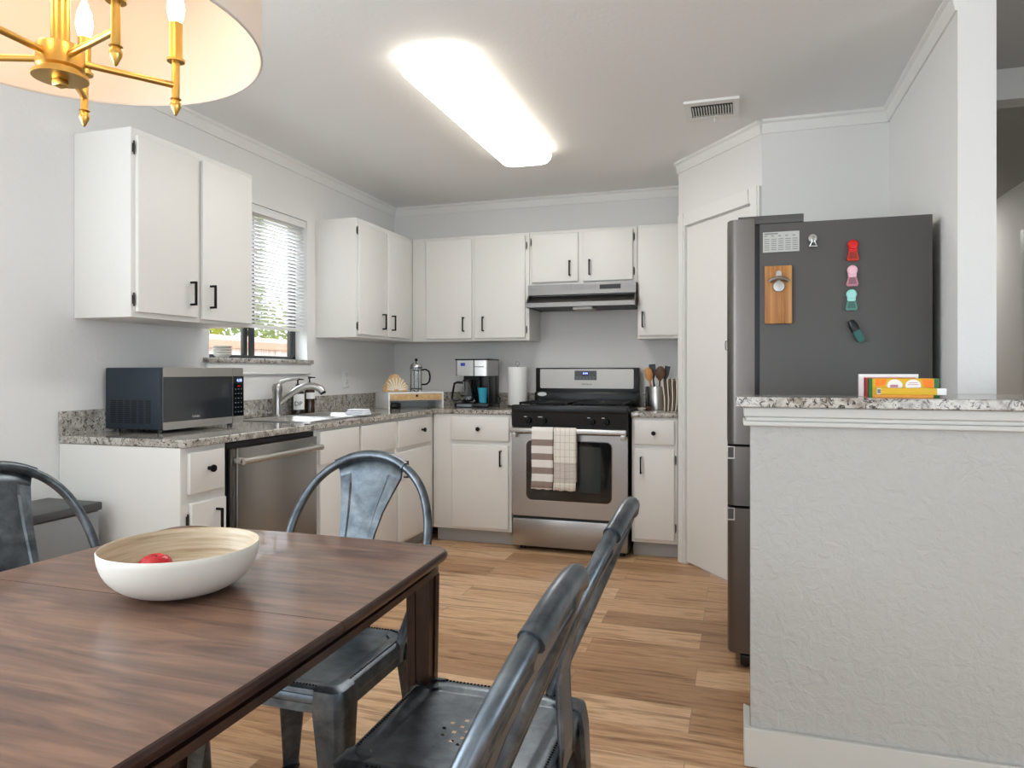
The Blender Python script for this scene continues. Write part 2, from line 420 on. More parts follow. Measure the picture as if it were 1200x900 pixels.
# blind
bl = thing('window_blind', 'white slatted horizontal blind lowered most of the way over the kitchen window', 'blind', (-.03, -1.63, 1.42))
b = BM(); bx(b, -.058, -.006, WY0+.006, WY1-.006, 2.068, WZ1-.002, .003); obj('headrail', b, M_white, bl)
b = BM()
ns = 29
for i in range(ns):
    z = 1.452+i*(2.06-1.452)/(ns-1)
    R = T(-.032, 0, z) @ Matrix.Rotation(math.radians(-14), 4, 'Y')
    bx(b, -.0165, .0165, WY0+.008, WY1-.008, -.0007, .0007, M=R)
obj('slats', b, M_slat, bl, smooth=False)
b = BM(); bx(b, -.046, -.018, WY0+.008, WY1-.008, 1.415, 1.437, .004); obj('bottom_rail', b, M_white, bl)
b = BM()
for y in (WY0+.13, -1.63, WY1-.13):
    for x in (-.05, -.014): cyl(b, (x, y, 1.43), (x, y, 2.07), .0008, seg=5)
obj('ladder_cord', b, M_white, bl)

# outlet plate
ot = thing('wall_outlet', 'white outlet plate on the left wall between the window and corner', 'outlet', (0, -.735, 1.05))
b = BM(); bx(b, 0, .006, -.775, -.697, 1.055, 1.18, .003); obj('cover_plate', b, M_white, ot)
M_sock = mat('socket_plastic', (214, 214, 212), .4)
for z in (1.085, 1.135):
    b = BM(); bx(b, .006, .009, -.752, -.72, z-.014+.01, z+.018+.005, .004); obj('socket', b, M_sock, ot)

# ------------------------------------------------------------------ cabinets
def pull(parent, p, d, ln=.105, vert=True):
    """square black bar pull at p; d is the outward unit vector"""
    b = BM(); p = Vector(p); d = Vector(d); s = .0045
    def box(c, hx, hy, hz): bx(b, c.x-hx, c.x+hx, c.y-hy, c.y+hy, c.z-hz, c.z+hz, .001)
    ax, ay = abs(d.x), abs(d.y)
    bar = p+d*.028; box(bar, s, s, ln/2)
    for k in (-1, 1):
        c = p+d*.0125+Vector((0, 0, k*(ln/2-s)))
        box(c, .0125*ax+s*(1-ax), .0125*ay+s*(1-ay), s)
    obj('handle', b, M_black, parent)
def knob(parent, p, d, r=.015):
    p = Vector(p); d = Vector(d)
    q = Vector((0, 0, 1)).rotation_difference(d).to_matrix().to_4x4()
    b = BM(); lathe(b, [(0, 0), (.008, 0), (.006, .012), (r*.85, .016), (r, .022), (r*.9, .028), (0, .031)], seg=20, M=Matrix.Translation(p) @ q)
    obj('knob', b, M_black, parent)
def hinge(parent, x, y, z, d):
    b = BM(); cyl(b, (x, y, z-.022), (x, y, z+.022), .0032, seg=10); ball(b, (x, y, z-.024), .0036, 8); ball(b, (x, y, z+.024), .0036, 8)
    if d == 'x': bx(b, x-.007, x-.003, y-.004, y+.003, z-.018, z+.018, .001)
    else: bx(b, x-.003, x+.004, y+.003, y+.007, z-.018, z+.018, .001)
    obj('hinge', b, M_hinge, parent)
def slab(name, parent, face, a0, a1, z0, z1, f0, th=.018, m=None):
    """door or drawer front; face 'x': plane x=f0 spanning y; face 'y': plane y=f0 spanning x, protruding towards -y"""
    b = BM()
    if face == 'x': bx(b, f0, f0+th, a0, a1, z0, z1, .005, 3)
    else: bx(b, a0, a1, f0-th, f0, z0, z1, .005, 3)
    return obj(name, b, m or M_cab, parent)
UB, UT = 1.385, 2.142
# upper cabinets, left wall
c1 = thing('upper_cabinet', 'white two-door wall cabinet above the microwave, left of the window', 'cabinet', (.15, -2.47, UB))
b = BM(); bx(b, 0.001, .297, -2.838, -2.103, UB, UT, .003); obj('carcass', b, M_cab, c1)
dr = slab('door', c1, 'x', -2.82, -2.488, 1.405, 2.113, .297); pull(dr, (.315, -2.535, 1.508), (1, 0, 0)); hinge(dr, .304, -2.829, 2.06, 'x'); hinge(dr, .304, -2.829, 1.455, 'x')
dr = slab('door', c1, 'x', -2.462, -2.125, 1.4, 2.113, .297); pull(dr, (.315, -2.415, 1.505), (1, 0, 0))
c2 = thing('upper_cabinet', 'white two-door wall cabinet right of the window, meeting the corner', 'cabinet', (.15, -.71, UB))
b = BM(); bx(b, 0.001, .297, -1.104, -.0, UB, UT, .003); obj('carcass', b, M_cab, c2)
dr = slab('door', c2, 'x', -1.092, -.75, 1.403, 2.113, .297); pull(dr, (.315, -.79, 1.50), (1, 0, 0)); hinge(dr, .304, -1.099, 2.06, 'x'); hinge(dr, .304, -1.099, 1.455, 'x')
dr = slab('door', c2, 'x', -.695, -.37, 1.403, 2.113, .297); pull(dr, (.315, -.655, 1.50), (1, 0, 0))
# upper cabinets, back wall
c3 = thing('upper_cabinet', 'white two-door wall cabinet above the coffee maker', 'cabinet', (.75, -.15, UB))
b = BM(); bx(b, .300, 1.201, -.297, -.001, UB, UT, .003); obj('carcass', b, M_cab, c3)
dr = slab('door', c3, 'y', .415, .773, 1.403, 2.122, -.297); pull(dr, (.715, -.315, 1.505), (0, -1, 0))
dr = slab('door', c3, 'y', .796, 1.174, 1.403, 2.122, -.297); pull(dr, (.865, -.315, 1.505), (0, -1, 0)); hinge(dr, 1.182, -.304, 2.05, 'y'); hinge(dr, 1.182, -.304, 1.46, 'y')
c4 = thing('upper_cabinet', 'short white two-door wall cabinet above the range hood', 'cabinet', (1.58, -.15, 1.765))
b = BM(); bx(b, 1.203, 1.953, -.297, -.001, 1.765, UT, .003); obj('carcass', b, M_cab, c4)
dr = slab('door', c4, 'y', 1.222, 1.553, 1.785, 2.122, -.297); pull(dr, (1.497, -.315, 1.875), (0, -1, 0)); hinge(dr, 1.214, -.304, 2.07, 'y')
dr = slab('door', c4, 'y', 1.585, 1.925, 1.782, 2.122, -.297); pull(dr, (1.635, -.315, 1.875), (0, -1, 0)); hinge(dr, 1.933, -.304, 2.07, 'y'); hinge(dr, 1.933, -.304, 1.84, 'y')
c5 = thing('upper_cabinet', 'narrow white one-door wall cabinet right of the range hood', 'cabinet', (2.1, -.15, UB))
b = BM(); bx(b, 1.956, 2.24, -.297, -.001, UB, UT, .003); obj('carcass', b, M_cab, c5)
dr = slab('door', c5, 'y', 1.966, 2.222, 1.405, 2.122, -.297); pull(dr, (1.992, -.315, 1.512), (0, -1, 0))

# base cabinets
FX = .602; DF = .602
def base_left(name, lab, y0, y1, bxz=.1):
    t = thing(name, lab, 'cabinet', (.3, (y0+y1)/2, 0))
    b = BM(); bx(b, .002, FX, y0, y1, .1, .879, .002); obj('carcass', b, M_cab, t)
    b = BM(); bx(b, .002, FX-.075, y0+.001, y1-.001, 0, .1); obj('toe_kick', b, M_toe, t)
    return t
t = base_left('base_cabinet', 'narrow white base cabinet with one drawer below the microwave', -2.905, -2.663)
dr = slab('drawer', t, 'x', -2.874, -2.684, .70, .859, FX); knob(dr, (FX+.018, -2.775, .79), (1, 0, 0))
dr = slab('door', t, 'x', -2.866, -2.675, .12, .665, FX); pull(dr, (FX+.018, -2.733, .575), (1, 0, 0)); hinge(dr, FX+.006, -2.873, .6, 'x')
t = base_left('base_cabinet', 'white sink base cabinet with two plain false fronts and two doors', -2.03, -1.165)
slab('false_front', t, 'x', -2.00, -1.622, .70, .868, FX); slab('false_front', t, 'x', -1.592, -1.19, .70, .865, FX)
slab('door', t, 'x', -2.00, -1.622, .12, .668, FX); slab('door', t, 'x', -1.592, -1.19, .12, .668, FX)
t = base_left('base_cabinet', 'white base cabinet with one drawer and a door beside the inner corner', -1.163, -.605)
dr = slab('drawer', t, 'x', -1.145, -.67, .698, .862, FX); knob(dr, (FX+.018, -.82, .785), (1, 0, 0))
dr = slab('door', t, 'x', -1.145, -.67, .12, .668, FX); pull(dr, (FX+.018, -1.085, .56), (1, 0, 0))
def base_back(lab, x0, x1):
    t = thing('base_cabinet', lab, 'cabinet', ((x0+x1)/2, -.3, 0))
    b = BM(); bx(b, x0, x1, -FX, -.002, .1, .879, .002); obj('carcass', b, M_cab, t)
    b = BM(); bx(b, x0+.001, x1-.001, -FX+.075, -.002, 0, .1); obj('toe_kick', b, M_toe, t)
    return t
t = base_back('white base cabinet with a wide drawer left of the stove', .604, 1.17)
dr = slab('drawer', t, 'y', .739, 1.155, .703, .862, -FX); knob(dr, (.942, -FX-.018, .782), (0, -1, 0))
dr = slab('door', t, 'y', .745, 1.15, .118, .672, -FX); pull(dr, (1.1, -FX-.018, .59), (0, -1, 0))
t = base_back('narrow white base cabinet with one drawer right of the stove', 1.96, 2.24)
dr = slab('drawer', t, 'y', 1.975, 2.222, .712, .862, -FX); knob(dr, (2.098, -FX-.018, .785), (0, -1, 0), .014)
dr = slab('door', t, 'y', 1.975, 2.222, .122, .685, -FX); pull(dr, (2.02, -FX-.018, .585), (0, -1, 0)); hinge(dr, 2.23, -.609, .62, 'y'); hinge(dr, 2.23, -.609, .2, 'y')

# countertops (sink cut-out in the left run)
CT = .91
SX0, SX1, SY0, SY1 = .135, .54, -1.98, -1.22
ct = thing('countertop', 'speckled granite worktop running under the window and round the corner', 'countertop', (.3, -1.4, .88))
b = BM(); prism(b, [(.001, -2.907), (.627, -2.907), (.627, -.617), (1.172, -.617), (1.172, -.001), (.001, -.001)], .88, CT, holes=[rrect(SX0, SX1, SY0, SY1, .04)])
o = obj('worktop', b, M_gran, ct, ang=30); md = o.modifiers.new('bevel', 'BEVEL'); md.width = .004; md.segments = 2; md.limit_method = 'ANGLE'; md.angle_limit = math.radians(50)
b = BM(); prism(b, [(.0015, -2.907), (.022, -2.907), (.022, -.022), (1.172, -.022), (1.172, -.0015), (.0015, -.0015)], CT+.0005, 1.008); obj('backsplash', b, M_gran, ct, smooth=False)
ct = thing('countertop', 'short speckled granite worktop right of the stove', 'countertop', (2.1, -.3, .88))
b = BM(); bx(b, 1.957, 2.241, -.617, -.001, .88, CT, .003); obj('worktop', b, M_gran, ct)
b = BM(); bx(b, 1.957, 2.241, -.022, -.0015, CT+.0005, 1.008); obj('backsplash', b, M_gran, ct)

# sink
sk = thing('kitchen_sink', 'stainless double-bowl sink set in the granite below the window', 'sink', (.34, -1.6, .70))
b = BM()
rim = rrect(SX0-.012, SX1+.012, SY0-.012, SY1+.012, .045)
bowls = [rrect(SX0+.02, SX1-.02, SY0+.02, -1.62, .05), rrect(SX0+.02, SX1-.02, -1.58, SY1-.02, .05)]
prism(b, rim, CT+.0005, CT+.005, holes=bowls); obj('rim', b, M_steelH, sk)
for bo in bowls:
    b = BM(); cx = sum(p[0] for p in bo)/len(bo); cy = sum(p[1] for p in bo)/len(bo)
    rr = []
    for s, z in ((1, CT+.004), (.985, .76), (.93, .725), (.12, .715), (.1, .705)):
        rr.append([b.verts.new((cx+(x-cx)*s, cy+(y-cy)*s, z)) for x, y in bo])
    for q in range(4): bridge(b, rr[q], rr[q+1])
    b.faces.new(rr[-1]); o = obj('bowl', b, M_steelH, sk); md = o.modifiers.new('s', 'SOLIDIFY'); md.thickness = .0015; md.offset = -1 if False else 1
# faucet
fc = thing('faucet', 'satin nickel pull-out kitchen faucet behind the sink', 'faucet', (.085, -1.615, CT))
b = BM(); lathe(b, [(0, 0), (.032, 0), (.032, .006), (.027, .012), (.027, .09), (.026, .135), (.0285, .15), (.028, .172), (.02, .185), (0, .19)], (.085, -1.615, CT+.001), 28); obj('body', b, M_nickel, fc)
b = BM(); tube(b, [(.095, -1.612, CT+.075), (.14, -1.592, CT+.118), (.19, -1.57, CT+.155), (.235, -1.55, CT+.172), (.275, -1.533, CT+.172), (.305, -1.52, CT+.158), (.318, -1.515, CT+.138)], [.017, .018, .02, .021, .021, .021, .0205], 16); obj('spout', b, M_nickel, fc)
b = BM(); cyl(b, (.318, -1.515, CT+.14), (.323, -1.513, CT+.128), .017, seg=16); obj('spray_head', b, M_black, fc)
b = BM(); tube(b, [(.085, -1.612, CT+.178), (.1, -1.6, CT+.196), (.125, -1.585, CT+.207), (.16, -1.57, CT+.214), (.185, -1.56, CT+.214)], [.012, .012, .008, .007, .006], 12); obj('lever', b, M_nickel, fc)
# soap bottles
def bottle(x, y, r, h, mglass, lab, label_txt, yl):
    t = thing('soap_bottle', lab, 'bottle', (x, y, CT))
    b = BM(); lathe(b, [(0, 0), (r, 0), (r, h*.82), (r*.8, h*.93), (.013, h), (.013, h+.012), (0, h+.012)], (x, y, CT+.001), 24); obj('bottle_body', b, mglass, t)
    b = BM(); cyl(b, (x, y, CT+h+.008), (x, y, CT+h+.026), .015, .012); cyl(b, (x, y, CT+h+.026), (x, y, CT+h+.052), .0045)
    lathe(b, [(0, 0), (.011, 0), (.009, .01), (0, .011)], (x, y, CT+h+.05), 12); cyl(b, (x, y, CT+h+.056), (x+.035, y+.008, CT+h+.054), .0045, .0035); obj('pump', b, M_blackp, t)
    b = BM(); zs = (CT+.03, CT+h*.8) if label_txt else (CT+h*.55, CT+h*.78)
    a0, a1 = math.radians(-95), math.radians(35)
    ri = []
    for z in zs: ri.append([b.verts.new((x+(r+.0008)*math.cos(a0+(a1-a0)*k/12), y+(r+.0008)*math.sin(a0+(a1-a0)*k/12), z)) for k in range(13)])
    for k in range(12): b.faces.new((ri[0][k], ri[0][k+1], ri[1][k+1], ri[1][k]))
    lb = obj('paper_label', b, M_paper, t)
    if label_txt:
        ang = math.radians(-50)
        MM = T(x+(r+.002)*math.cos(ang), y+(r+.002)*math.sin(ang), CT+.065) @ Matrix.Rotation(ang+PI/2, 4, 'Z') @ RX
        text('lettering', label_txt, .036, MM, M_black, lb)
bottle(.09, -1.425, .037, .155, M_liquid, 'brown pump soap bottle with a large white label, next to the faucet', 'DP', 0)
bottle(.10, -1.318, .031, .165, M_amber, 'dark amber pump soap bottle with a small label, farther from the faucet', None, 0)
# dish cloth
b = BM()
for k, (a, c) in enumerate(((0, .012), (.012, .024), (.024, .035))):
    bx(b, .455+.004*k, .575-.003*k, -1.50+.003*k, -1.405-.004*k, CT+.006+a, CT+.006+c, .005, 3)
tag(obj('dish_cloth', b, mat('white_cotton', (232, 234, 240), .9)), 'folded white dish cloth on the front rim of the sink', 'cloth')

# dishwasher
dw = thing('dishwasher', 'stainless dishwasher with a bar handle under the worktop', 'dishwasher', (.3, -2.35, 0))
b = BM(); bx(b, .03, .60, -2.655, -2.035, .1, .872); obj('tub', b, M_blackp, dw)
b = BM(); bx(b, .03, .54, -2.65, -2.04, 0, .1); obj('toe_kick', b, M_blackp, dw)
b = BM(); bx(b, .602, .625, -2.615, -2.038, .11, .85, .004); 
M_dw = steel('dishwasher_steel', (168, 165, 160), .3, (2, 2, 130)); dd = obj('door', b, M_dw, dw)
b = BM(); bx(b, .602, .618, -2.645, -2.618, .11, .85, .002); obj('side_strip', b, M_fdoor, dw)
b = BM(); cyl(b, (.668, -2.635, .80), (.668, -2.06, .80), .013, seg=16); bx(b, .62, .668, -2.635, -2.605, .788, .812, .004); bx(b, .62, .668, -2.09, -2.06, .788, .812, .004)
obj('handle', b, M_steelH, dd)

# ------------------------------------------------------------------ stove
st = thing('gas_stove', 'stainless and black gas range with towels on its door', 'stove', (1.565, -.33, 0))
X0, X1 = 1.189, 1.945
b = BM(); bx(b, X0+.002, X1-.002, -.64, -.03, .03, .905); 
for x in (X0+.05, X1-.05):
    for y in (-.58, -.1): cyl(b, (x, y, 0), (x, y, .035), .018, seg=10)
obj('body', b, mat('range_side', (34, 34, 36), .4), st)
b = BM(); bx(b, X0, X1, -.665, -.03, .905, .925, .004); bx(b, X0, X1, -.675, -.63, .90, .95, .008, 3); obj('cooktop', b, M_blackp, st)
b = BM(); prism(b, [(-.64, .812), (-.662, .812), (-.672, .905), (-.64, .905)], X0, X1, 'x'); cp = obj('control_panel', b, M_blackp, st)
for x in (1.305, 1.408, 1.72, 1.812):
    b = BM(); lathe(b, [(0, 0), (.021, 0), (.02, .01), (.017, .024), (0, .026)], seg=20, M=T(x, -.667, .85) @ Matrix.Rotation(PI/2, 4, 'X'))
    bx(b, x-.003, x+.003, -.70, -.69, .834, .866, .001); kb = obj('knob', b, M_black, cp)
    b = BM(); bx(b, x-.04 if x in (1.408, ) else x-.03, x-.012, -.6695, -.668, .872, .876); obj('dial_mark', b, M_white, cp)
b = BM(); prism(b, rrect(X0+.002, X1-.002, .232, .762, .012), -.662, -.64, 'y'); od = obj('oven_door', b, M_steel, st)
b = BM(); prism(b, rrect(1.288, 1.844, .338, .722, .035), -.668, -.6618, 'y'); 
fw = obj('window_frame', b, M_glassd, od)
b = BM(); prism(b, rrect(1.36, 1.775, .40, .69, .01), -.6695, -.6675, 'y'); obj('window_pane', b, M_ovenin, fw)
b = BM(); prism(b, rrect(1.283, 1.849, .333, .727, .04), -.664, -.6625, 'y', holes=[rrect(1.29, 1.842, .34, .72, .035)]); obj('window_trim', b, M_chrome, fw)
b = BM(); bx(b, X0+.003, X1-.003, -.72, -.70, .773, .805, .006, 3); bx(b, X0+.01, X0+.04, -.71, -.66, .742, .79, .004); bx(b, X1-.04, X1-.01, -.71, -.66, .742, .79, .004)
obj('handle', b, M_steelH, od)
b = BM(); bx(b, X0+.003, X1-.003, -.66, -.64, .035, .214, .006); obj('storage_drawer', b, M_steel, st)
# cooktop grates and burners
for gx0, gx1 in ((X0+.04, X0+.355), (X1-.355, X1-.04)):
    b = BM(); z0, z1 = .925, .966
    for x in (gx0, gx1, (gx0+gx1)/2): bx(b, x-.006, x+.006, -.60, -.09, z1-.014, z1, .002)
    for y in (-.60, -.47, -.345, -.22, -.09): bx(b, gx0, gx1, y-.006, y+.006, z1-.014, z1, .002)
    for x in (gx0, gx1):
        for y in (-.60, -.345, -.09): bx(b, x-.007, x+.007, y-.007, y+.007, z0, z1, .001)
    obj('grate', b, M_black, st)
    for y in (-.47, -.22):
        b = BM(); lathe(b, [(0, 0), (.05, 0), (.05, .008), (.04, .01), (.036, .018), (0, .02)], ((gx0+gx1)/2, y, .925), 24); obj('burner', b, M_black, st)
# backguard
b = BM(); bx(b, 1.187, 1.937, -.085, -.025, .925, 1.193, .006); bx(b, 1.19, 1.935, -.13, -.08, .925, 1.02, .01); bg = obj('backguard', b, M_blackp, st)
b = BM(); prism(b, rrect(1.222, 1.90, 1.045, 1.183, .008), -.0875, -.084, 'y'); fp = obj('fascia', b, steel('fascia_steel', (170, 166, 160), .42), bg)
b = BM(); prism(b, rrect(1.478, 1.638, 1.105, 1.172, .004), -.0895, -.087, 'y'); obj('display', b, mat('display_grey', (78, 80, 82), .4), bg)
b = BM(); prism(b, rrect(1.532, 1.582, 1.137, 1.166, .004), -.0905, -.089, 'y'); obj('clock_window', b, mat('clock_blue', (34, 40, 80), .3), bg)
text('digits', '0:44', .02, T(1.557, -.091, 1.152) @ RX, M_lcd, bg)
b = BM()
for i in range(6):
    for j in range(2): bx(b, 1.488+i*.024, 1.504+i*.024, -.0902, -.0894, 1.112+j*.011, 1.117+j*.011)
obj('buttons', b, mat('button_grey', (120, 122, 124), .5), bg)
M_ink = mat('dark_ink', (60, 58, 56), .5)
text('brand_lettering', 'Whirlpool', .018, T(1.565, -.0885, 1.075) @ RX, M_ink, bg)
b = BM(); lathe(b, [(0, 0), (.034, 0), (.034, .002), (0, .002)], seg=28, M=T(1.248, -.131, 1.003) @ Matrix.Rotation(PI/2, 4, 'X') @ Matrix.Diagonal((1, .42, 1, 1))); obj('emblem', b, M_white, bg)

# towels over the oven handle
def towel(name, lab, x0, x1, zb, zback, m, w=.004):
    b = BM(); path = [(-.698, zback), (-.6965, .79), (-.699, .807), (-.71, .811), (-.722, .806), (-.7255, .78)]
    nz = 12
    for k in range(1, nz+1): path.append((-.7265-.004*k/nz, .78-(.78-zb)*k/nz))
    n = 16; rows = []
    for i, (y, z) in enumerate(path):
        f = max(0, i-5)/nz
        rows.append([b.verts.new((x0+(x1-x0)*j/n+.004*math.sin(i*.6)*f, y-w*f*(1+math.sin(j/n*PI*5+.4*i*.2))*.8, z+.002*math.sin(j*.9)*f)) for j in range(n+1)])
    for a, c in zip(rows, rows[1:]):
        for j in range(n): b.faces.new((a[j], a[j+1], c[j+1], c[j]))
    o = obj(name, b, m, ang=None); md = o.modifiers.new('s', 'SOLIDIFY'); md.thickness = .004; md.offset = 0
    tag(o, lab, 'towel'); return o
def stripes(name):
    m = mat(name, (230, 226, 220), .95); v = coords(m); s = N(m, 'ShaderNodeSeparateXYZ'); L(m, v, s.inputs[0])
    a = N(m, 'ShaderNodeMath', operation='MULTIPLY_ADD'); L(m, s.outputs['Z'], a.inputs[0]); a.inputs[1].default_value = 1/.0885; a.inputs[2].default_value = -.47/.0885+10
    f = N(m, 'ShaderNodeMath', operation='FRACT'); L(m, a.outputs[0], f.inputs[0])
    g = N(m, 'ShaderNodeMath', operation='GREATER_THAN'); L(m, f.outputs[0], g.inputs[0]); g.inputs[1].default_value = .54
    lt = N(m, 'ShaderNodeMath', operation='LESS_THAN'); L(m, s.outputs['Z'], lt.inputs[0]); lt.inputs[1].default_value = .762
    mu = N(m, 'ShaderNodeMath', operation='MULTIPLY'); L(m, g.outputs[0], mu.inputs[0]); L(m, lt.outputs[0], mu.inputs[1])
    c = mix(m, mu.outputs[0], lin((236, 232, 226)), lin((150, 132, 124)))
    L(m, c, bsdf(m).inputs['Base Color']); return m
def grid(name):
    m = mat(name, (232, 228, 220), .95); v = coords(m)
    br = N(m, 'ShaderNodeTexBrick'); br.offset = 0; br.inputs['Brick Width'].default_value = .03; br.inputs['Row Height'].default_value = .045; br.inputs['Scale'].default_value = 1
    br.inputs['Mortar Size'].default_value = .0012; br.inputs['Color1'].default_value = (*lin((236, 232, 222)), 1); br.inputs['Color2'].default_value = (*lin((236, 232, 222)), 1); br.inputs['Mortar'].default_value = (*lin((190, 178, 164)), 1)
    s = N(m, 'ShaderNodeSeparateXYZ'); L(m, v, s.inputs[0]); cb = N(m, 'ShaderNodeCombineXYZ'); L(m, s.outputs['X'], cb.inputs[0]); L(m, s.outputs['Z'], cb.inputs[1]); L(m, cb.outputs[0], br.inputs['Vector'])
    wv = N(m, 'ShaderNodeTexWave', bands_direction='X'); wv.inputs['Scale'].default_value = 60; L(m, v, wv.inputs['Vector'])
    wz = N(m, 'ShaderNodeTexWave', bands_direction='Z'); wz.inputs['Scale'].default_value = 45; L(m, v, wz.inputs['Vector'])
    mul = N(m, 'ShaderNodeMath', operation='MULTIPLY'); L(m, wv.outputs['Fac'], mul.inputs[0]); L(m, wz.outputs['Fac'], mul.inputs[1])
    band = N(m, 'ShaderNodeMath', operation='COMPARE'); L(m, s.outputs['Z'], band.inputs[0]); band.inputs[1].default_value = .53; band.inputs[2].default_value = .065
    b2 = N(m, 'ShaderNodeMath', operation='MULTIPLY'); L(m, band.outputs[0], b2.inputs[0]); b2.inputs[1].default_value = .85
    b3 = N(m, 'ShaderNodeMath', operation='MULTIPLY'); L(m, b2.outputs[0], b3.inputs[0]); 
    ad = N(m, 'ShaderNodeMath', operation='ADD'); L(m, mul.outputs[0], ad.inputs[0]); ad.inputs[1].default_value = .25; L(m, ad.outputs[0], b3.inputs[1])
    c = mix(m, b3.outputs[0], br.outputs['Color'], lin((150, 134, 126))); L(m, c, bsdf(m).inputs['Base Color']); return m
towel('striped_towel', 'white dish towel with broad taupe stripes on the oven handle', 1.342, 1.482, .42, .62, stripes('striped_cotton'))
towel('checked_towel', 'cream checked dish towel with a fine brown band on the oven handle', 1.488, 1.63, .418, .47, grid('checked_cotton'))
o = bpy.data.objects['checked_towel']

# range hood
M_hood = steel('hood_steel', (132, 130, 127), .4)
hd = thing('range_hood', 'stainless under-cabinet range hood above the stove', 'range hood', (1.58, -.2, 1.6))
b = BM(); prism(b, [(-.002, 1.763), (-.345, 1.763), (-.345, 1.693), (-.30, 1.69), (-.30, 1.612), (-.002, 1.612)], 1.207, 1.951, 'x'); obj('body', b, M_hood, hd, smooth=False)
b = BM(); prism(b, [(-.30, 1.688), (-.40, 1.635), (-.40, 1.606), (-.39, 1.606), (-.385, 1.622), (-.30, 1.665)], 1.215, 1.943, 'x'); obj('visor', b, M_hood, hd, smooth=False)
for x in (1.207, 1.943):
    b = BM(); prism(b, [(-.002, 1.695), (-.345, 1.695), (-.405, 1.635), (-.405, 1.604), (-.002, 1.604)], x, x+.008, 'x'); obj('side_panel', b, M_hood, hd, smooth=False)
b = BM(); bx(b, 1.23, 1.93, -.38, -.03, 1.606, 1.61); obj('filter', b, mat('filter_dark', (40, 40, 42), .5), hd)  # dark grey panel under the hood
b = BM(); bx(b, 1.53, 1.66, -.38, -.2, 1.585, 1.606, .004); obj('lamp_cover', b, mat('lamp_lens', (190, 188, 182), .4), hd)
b = BM(); bx(b, 1.708, 1.85, -.3475, -.345, 1.722, 1.752); obj('switch_panel', b, M_blackp, hd)
b = BM()
for i in range(3): bx(b, 1.445+i*.086, 1.52+i*.086, -.3475, -.345, 1.722, 1.752)
obj('vent_grille', b, mat('grille_grey', (128, 126, 124), .4, .6), hd)

# ------------------------------------------------------------------ microwave
mw = thing('microwave', 'stainless microwave with a dark blue-grey case at the end of the counter', 'microwave', (.18, -2.47, CT))
mx0, mx1, my0, my1, mz0, mz1 = .03, .318, -2.715, -2.22, .925, 1.184
b = BM(); bx(b, mx0, mx1, my0, my1, mz0, mz1, .006); obj('case', b, M_mwside, mw)
b = BM()
for i in range(6):
    for k in range(12): bx(b, .063+i*.037, .088+i*.037, my0-.0015, my0+.001, .952+k*.0082, .9565+k*.0082)
obj('side_vent', b, mat('vent_black', (10, 12, 14), .6), mw)
b = BM(); prism(b, rrect(my0, -2.295, mz0, mz1, .005), mx1, mx1+.0165, 'x'); prism(b, rrect(my0+.001, -2.295, mz0, mz1, .005), mx1+.0165, mx1+.018, 'x', mi=1); md_ = obj('door', b, [M_mwside, M_steelH], mw)
b = BM(); bx(b, mx1+.017, mx1+.0195, my0+.002, -2.297, .957, 1.145); obj('door_glass', b, M_mwdoor, md_)
b = BM(); prism(b, rrect(-2.293, my1, mz0, mz1, .005), mx1, mx1+.018, 'x'); cpn = obj('control_panel', b, M_steelH, mw)
b = BM(); bx(b, mx1+.017, mx1+.0195, -2.291, my1+.002, .957, 1.145); obj('keypad', b, M_glassd, cpn)
text('digits', '4:18', .02, T(mx1+.02, -2.25, 1.125) @ RF, M_lcd, cpn)
b = BM()
for i in range(3):
    for k in range(6): bx(b, mx1+.0193, mx1+.0199, -2.279+i*.02, -2.271+i*.02, .975+k*.0215, .979+k*.0215)
obj('buttons', b, mat('button_white', (120, 124, 130), .5), cpn)
b = BM(); bx(b, mx1+.0193, mx1+.02, -2.262, -2.242, 1.096, 1.101); obj('stop_mark', b, M_red, cpn)
text('brand_lettering', 'TOSHIBA', .0115, T(mx1+.0197, -2.53, .972) @ RF, mat('silver_ink', (200, 200, 200), .4), md_)
for x in (.06, .29):
    for y in (-2.68, -2.26):
        b = BM(); cyl(b, (x, y, CT+.001), (x, y, mz0+.003), .012, seg=12); obj('foot', b, M_blackp, mw)

# stack of bowls on the sill
for k in range(4):
    b = BM(); z = 1.24+k*.0135; r = .05
    lathe(b, [(0, .001), (.03, .001), (r, .02), (r, .024), (r-.004, .024), (.028, .005), (0, .005)], (-.025, -1.935, z), 28)
    tag(obj('small_dish', b, M_bowl), ['white dish at the bottom of the stack on the window sill', 'white dish second from the bottom of the sill stack', 'white dish second from the top of the sill stack', 'white dish on top of the stack on the window sill'][k], 'dish', 'dishes stacked on the sill')

# ------------------------------------------------------------------ corner riser and its items
RA = math.radians(45)
RM = T(.49, -.63, CT) @ Matrix.Rotation(RA, 4, 'Z')        # local x along the front, -y out to the room
rs = thing('counter_riser', 'white shelf riser with a birch drawer set across the counter corner', 'shelf', (.49, -.63, CT))
b = BM(); bx(b, -.2, .2, 0, .3, .103, .115, .002, M=RM); bx(b, -.2, -.188, 0, .3, .001, .103, .001, M=RM); bx(b, .188, .2, 0, .3, .001, .103, .001, M=RM); bx(b, -.188, .188, .285, .3, .001, .103, M=RM); bx(b, -.188, .188, 0.01, .29, .055, .06, M=RM)
obj('shelf_body', b, M_white, rs)
b = BM(); bx(b, -.187, .187, -.002, .012, .061, .102, .002, M=RM); dw_ = obj('drawer_front', b, M_birch, rs)
b = BM(); lathe(b, [(0, 0), (.007, 0), (.008, .01), (0, .012)], seg=14, M=RM @ T(0, -.002, .09) @ Matrix.Rotation(PI/2, 4, 'X')); obj('knob', b, M_black, dw_)
b = BM(); bx(b, -.145, -.08, .10, .2, .001, .035, .003, M=RM); tag(obj('small_black_box', b, M_blackp), 'small black box in the gap under the corner riser', 'box')
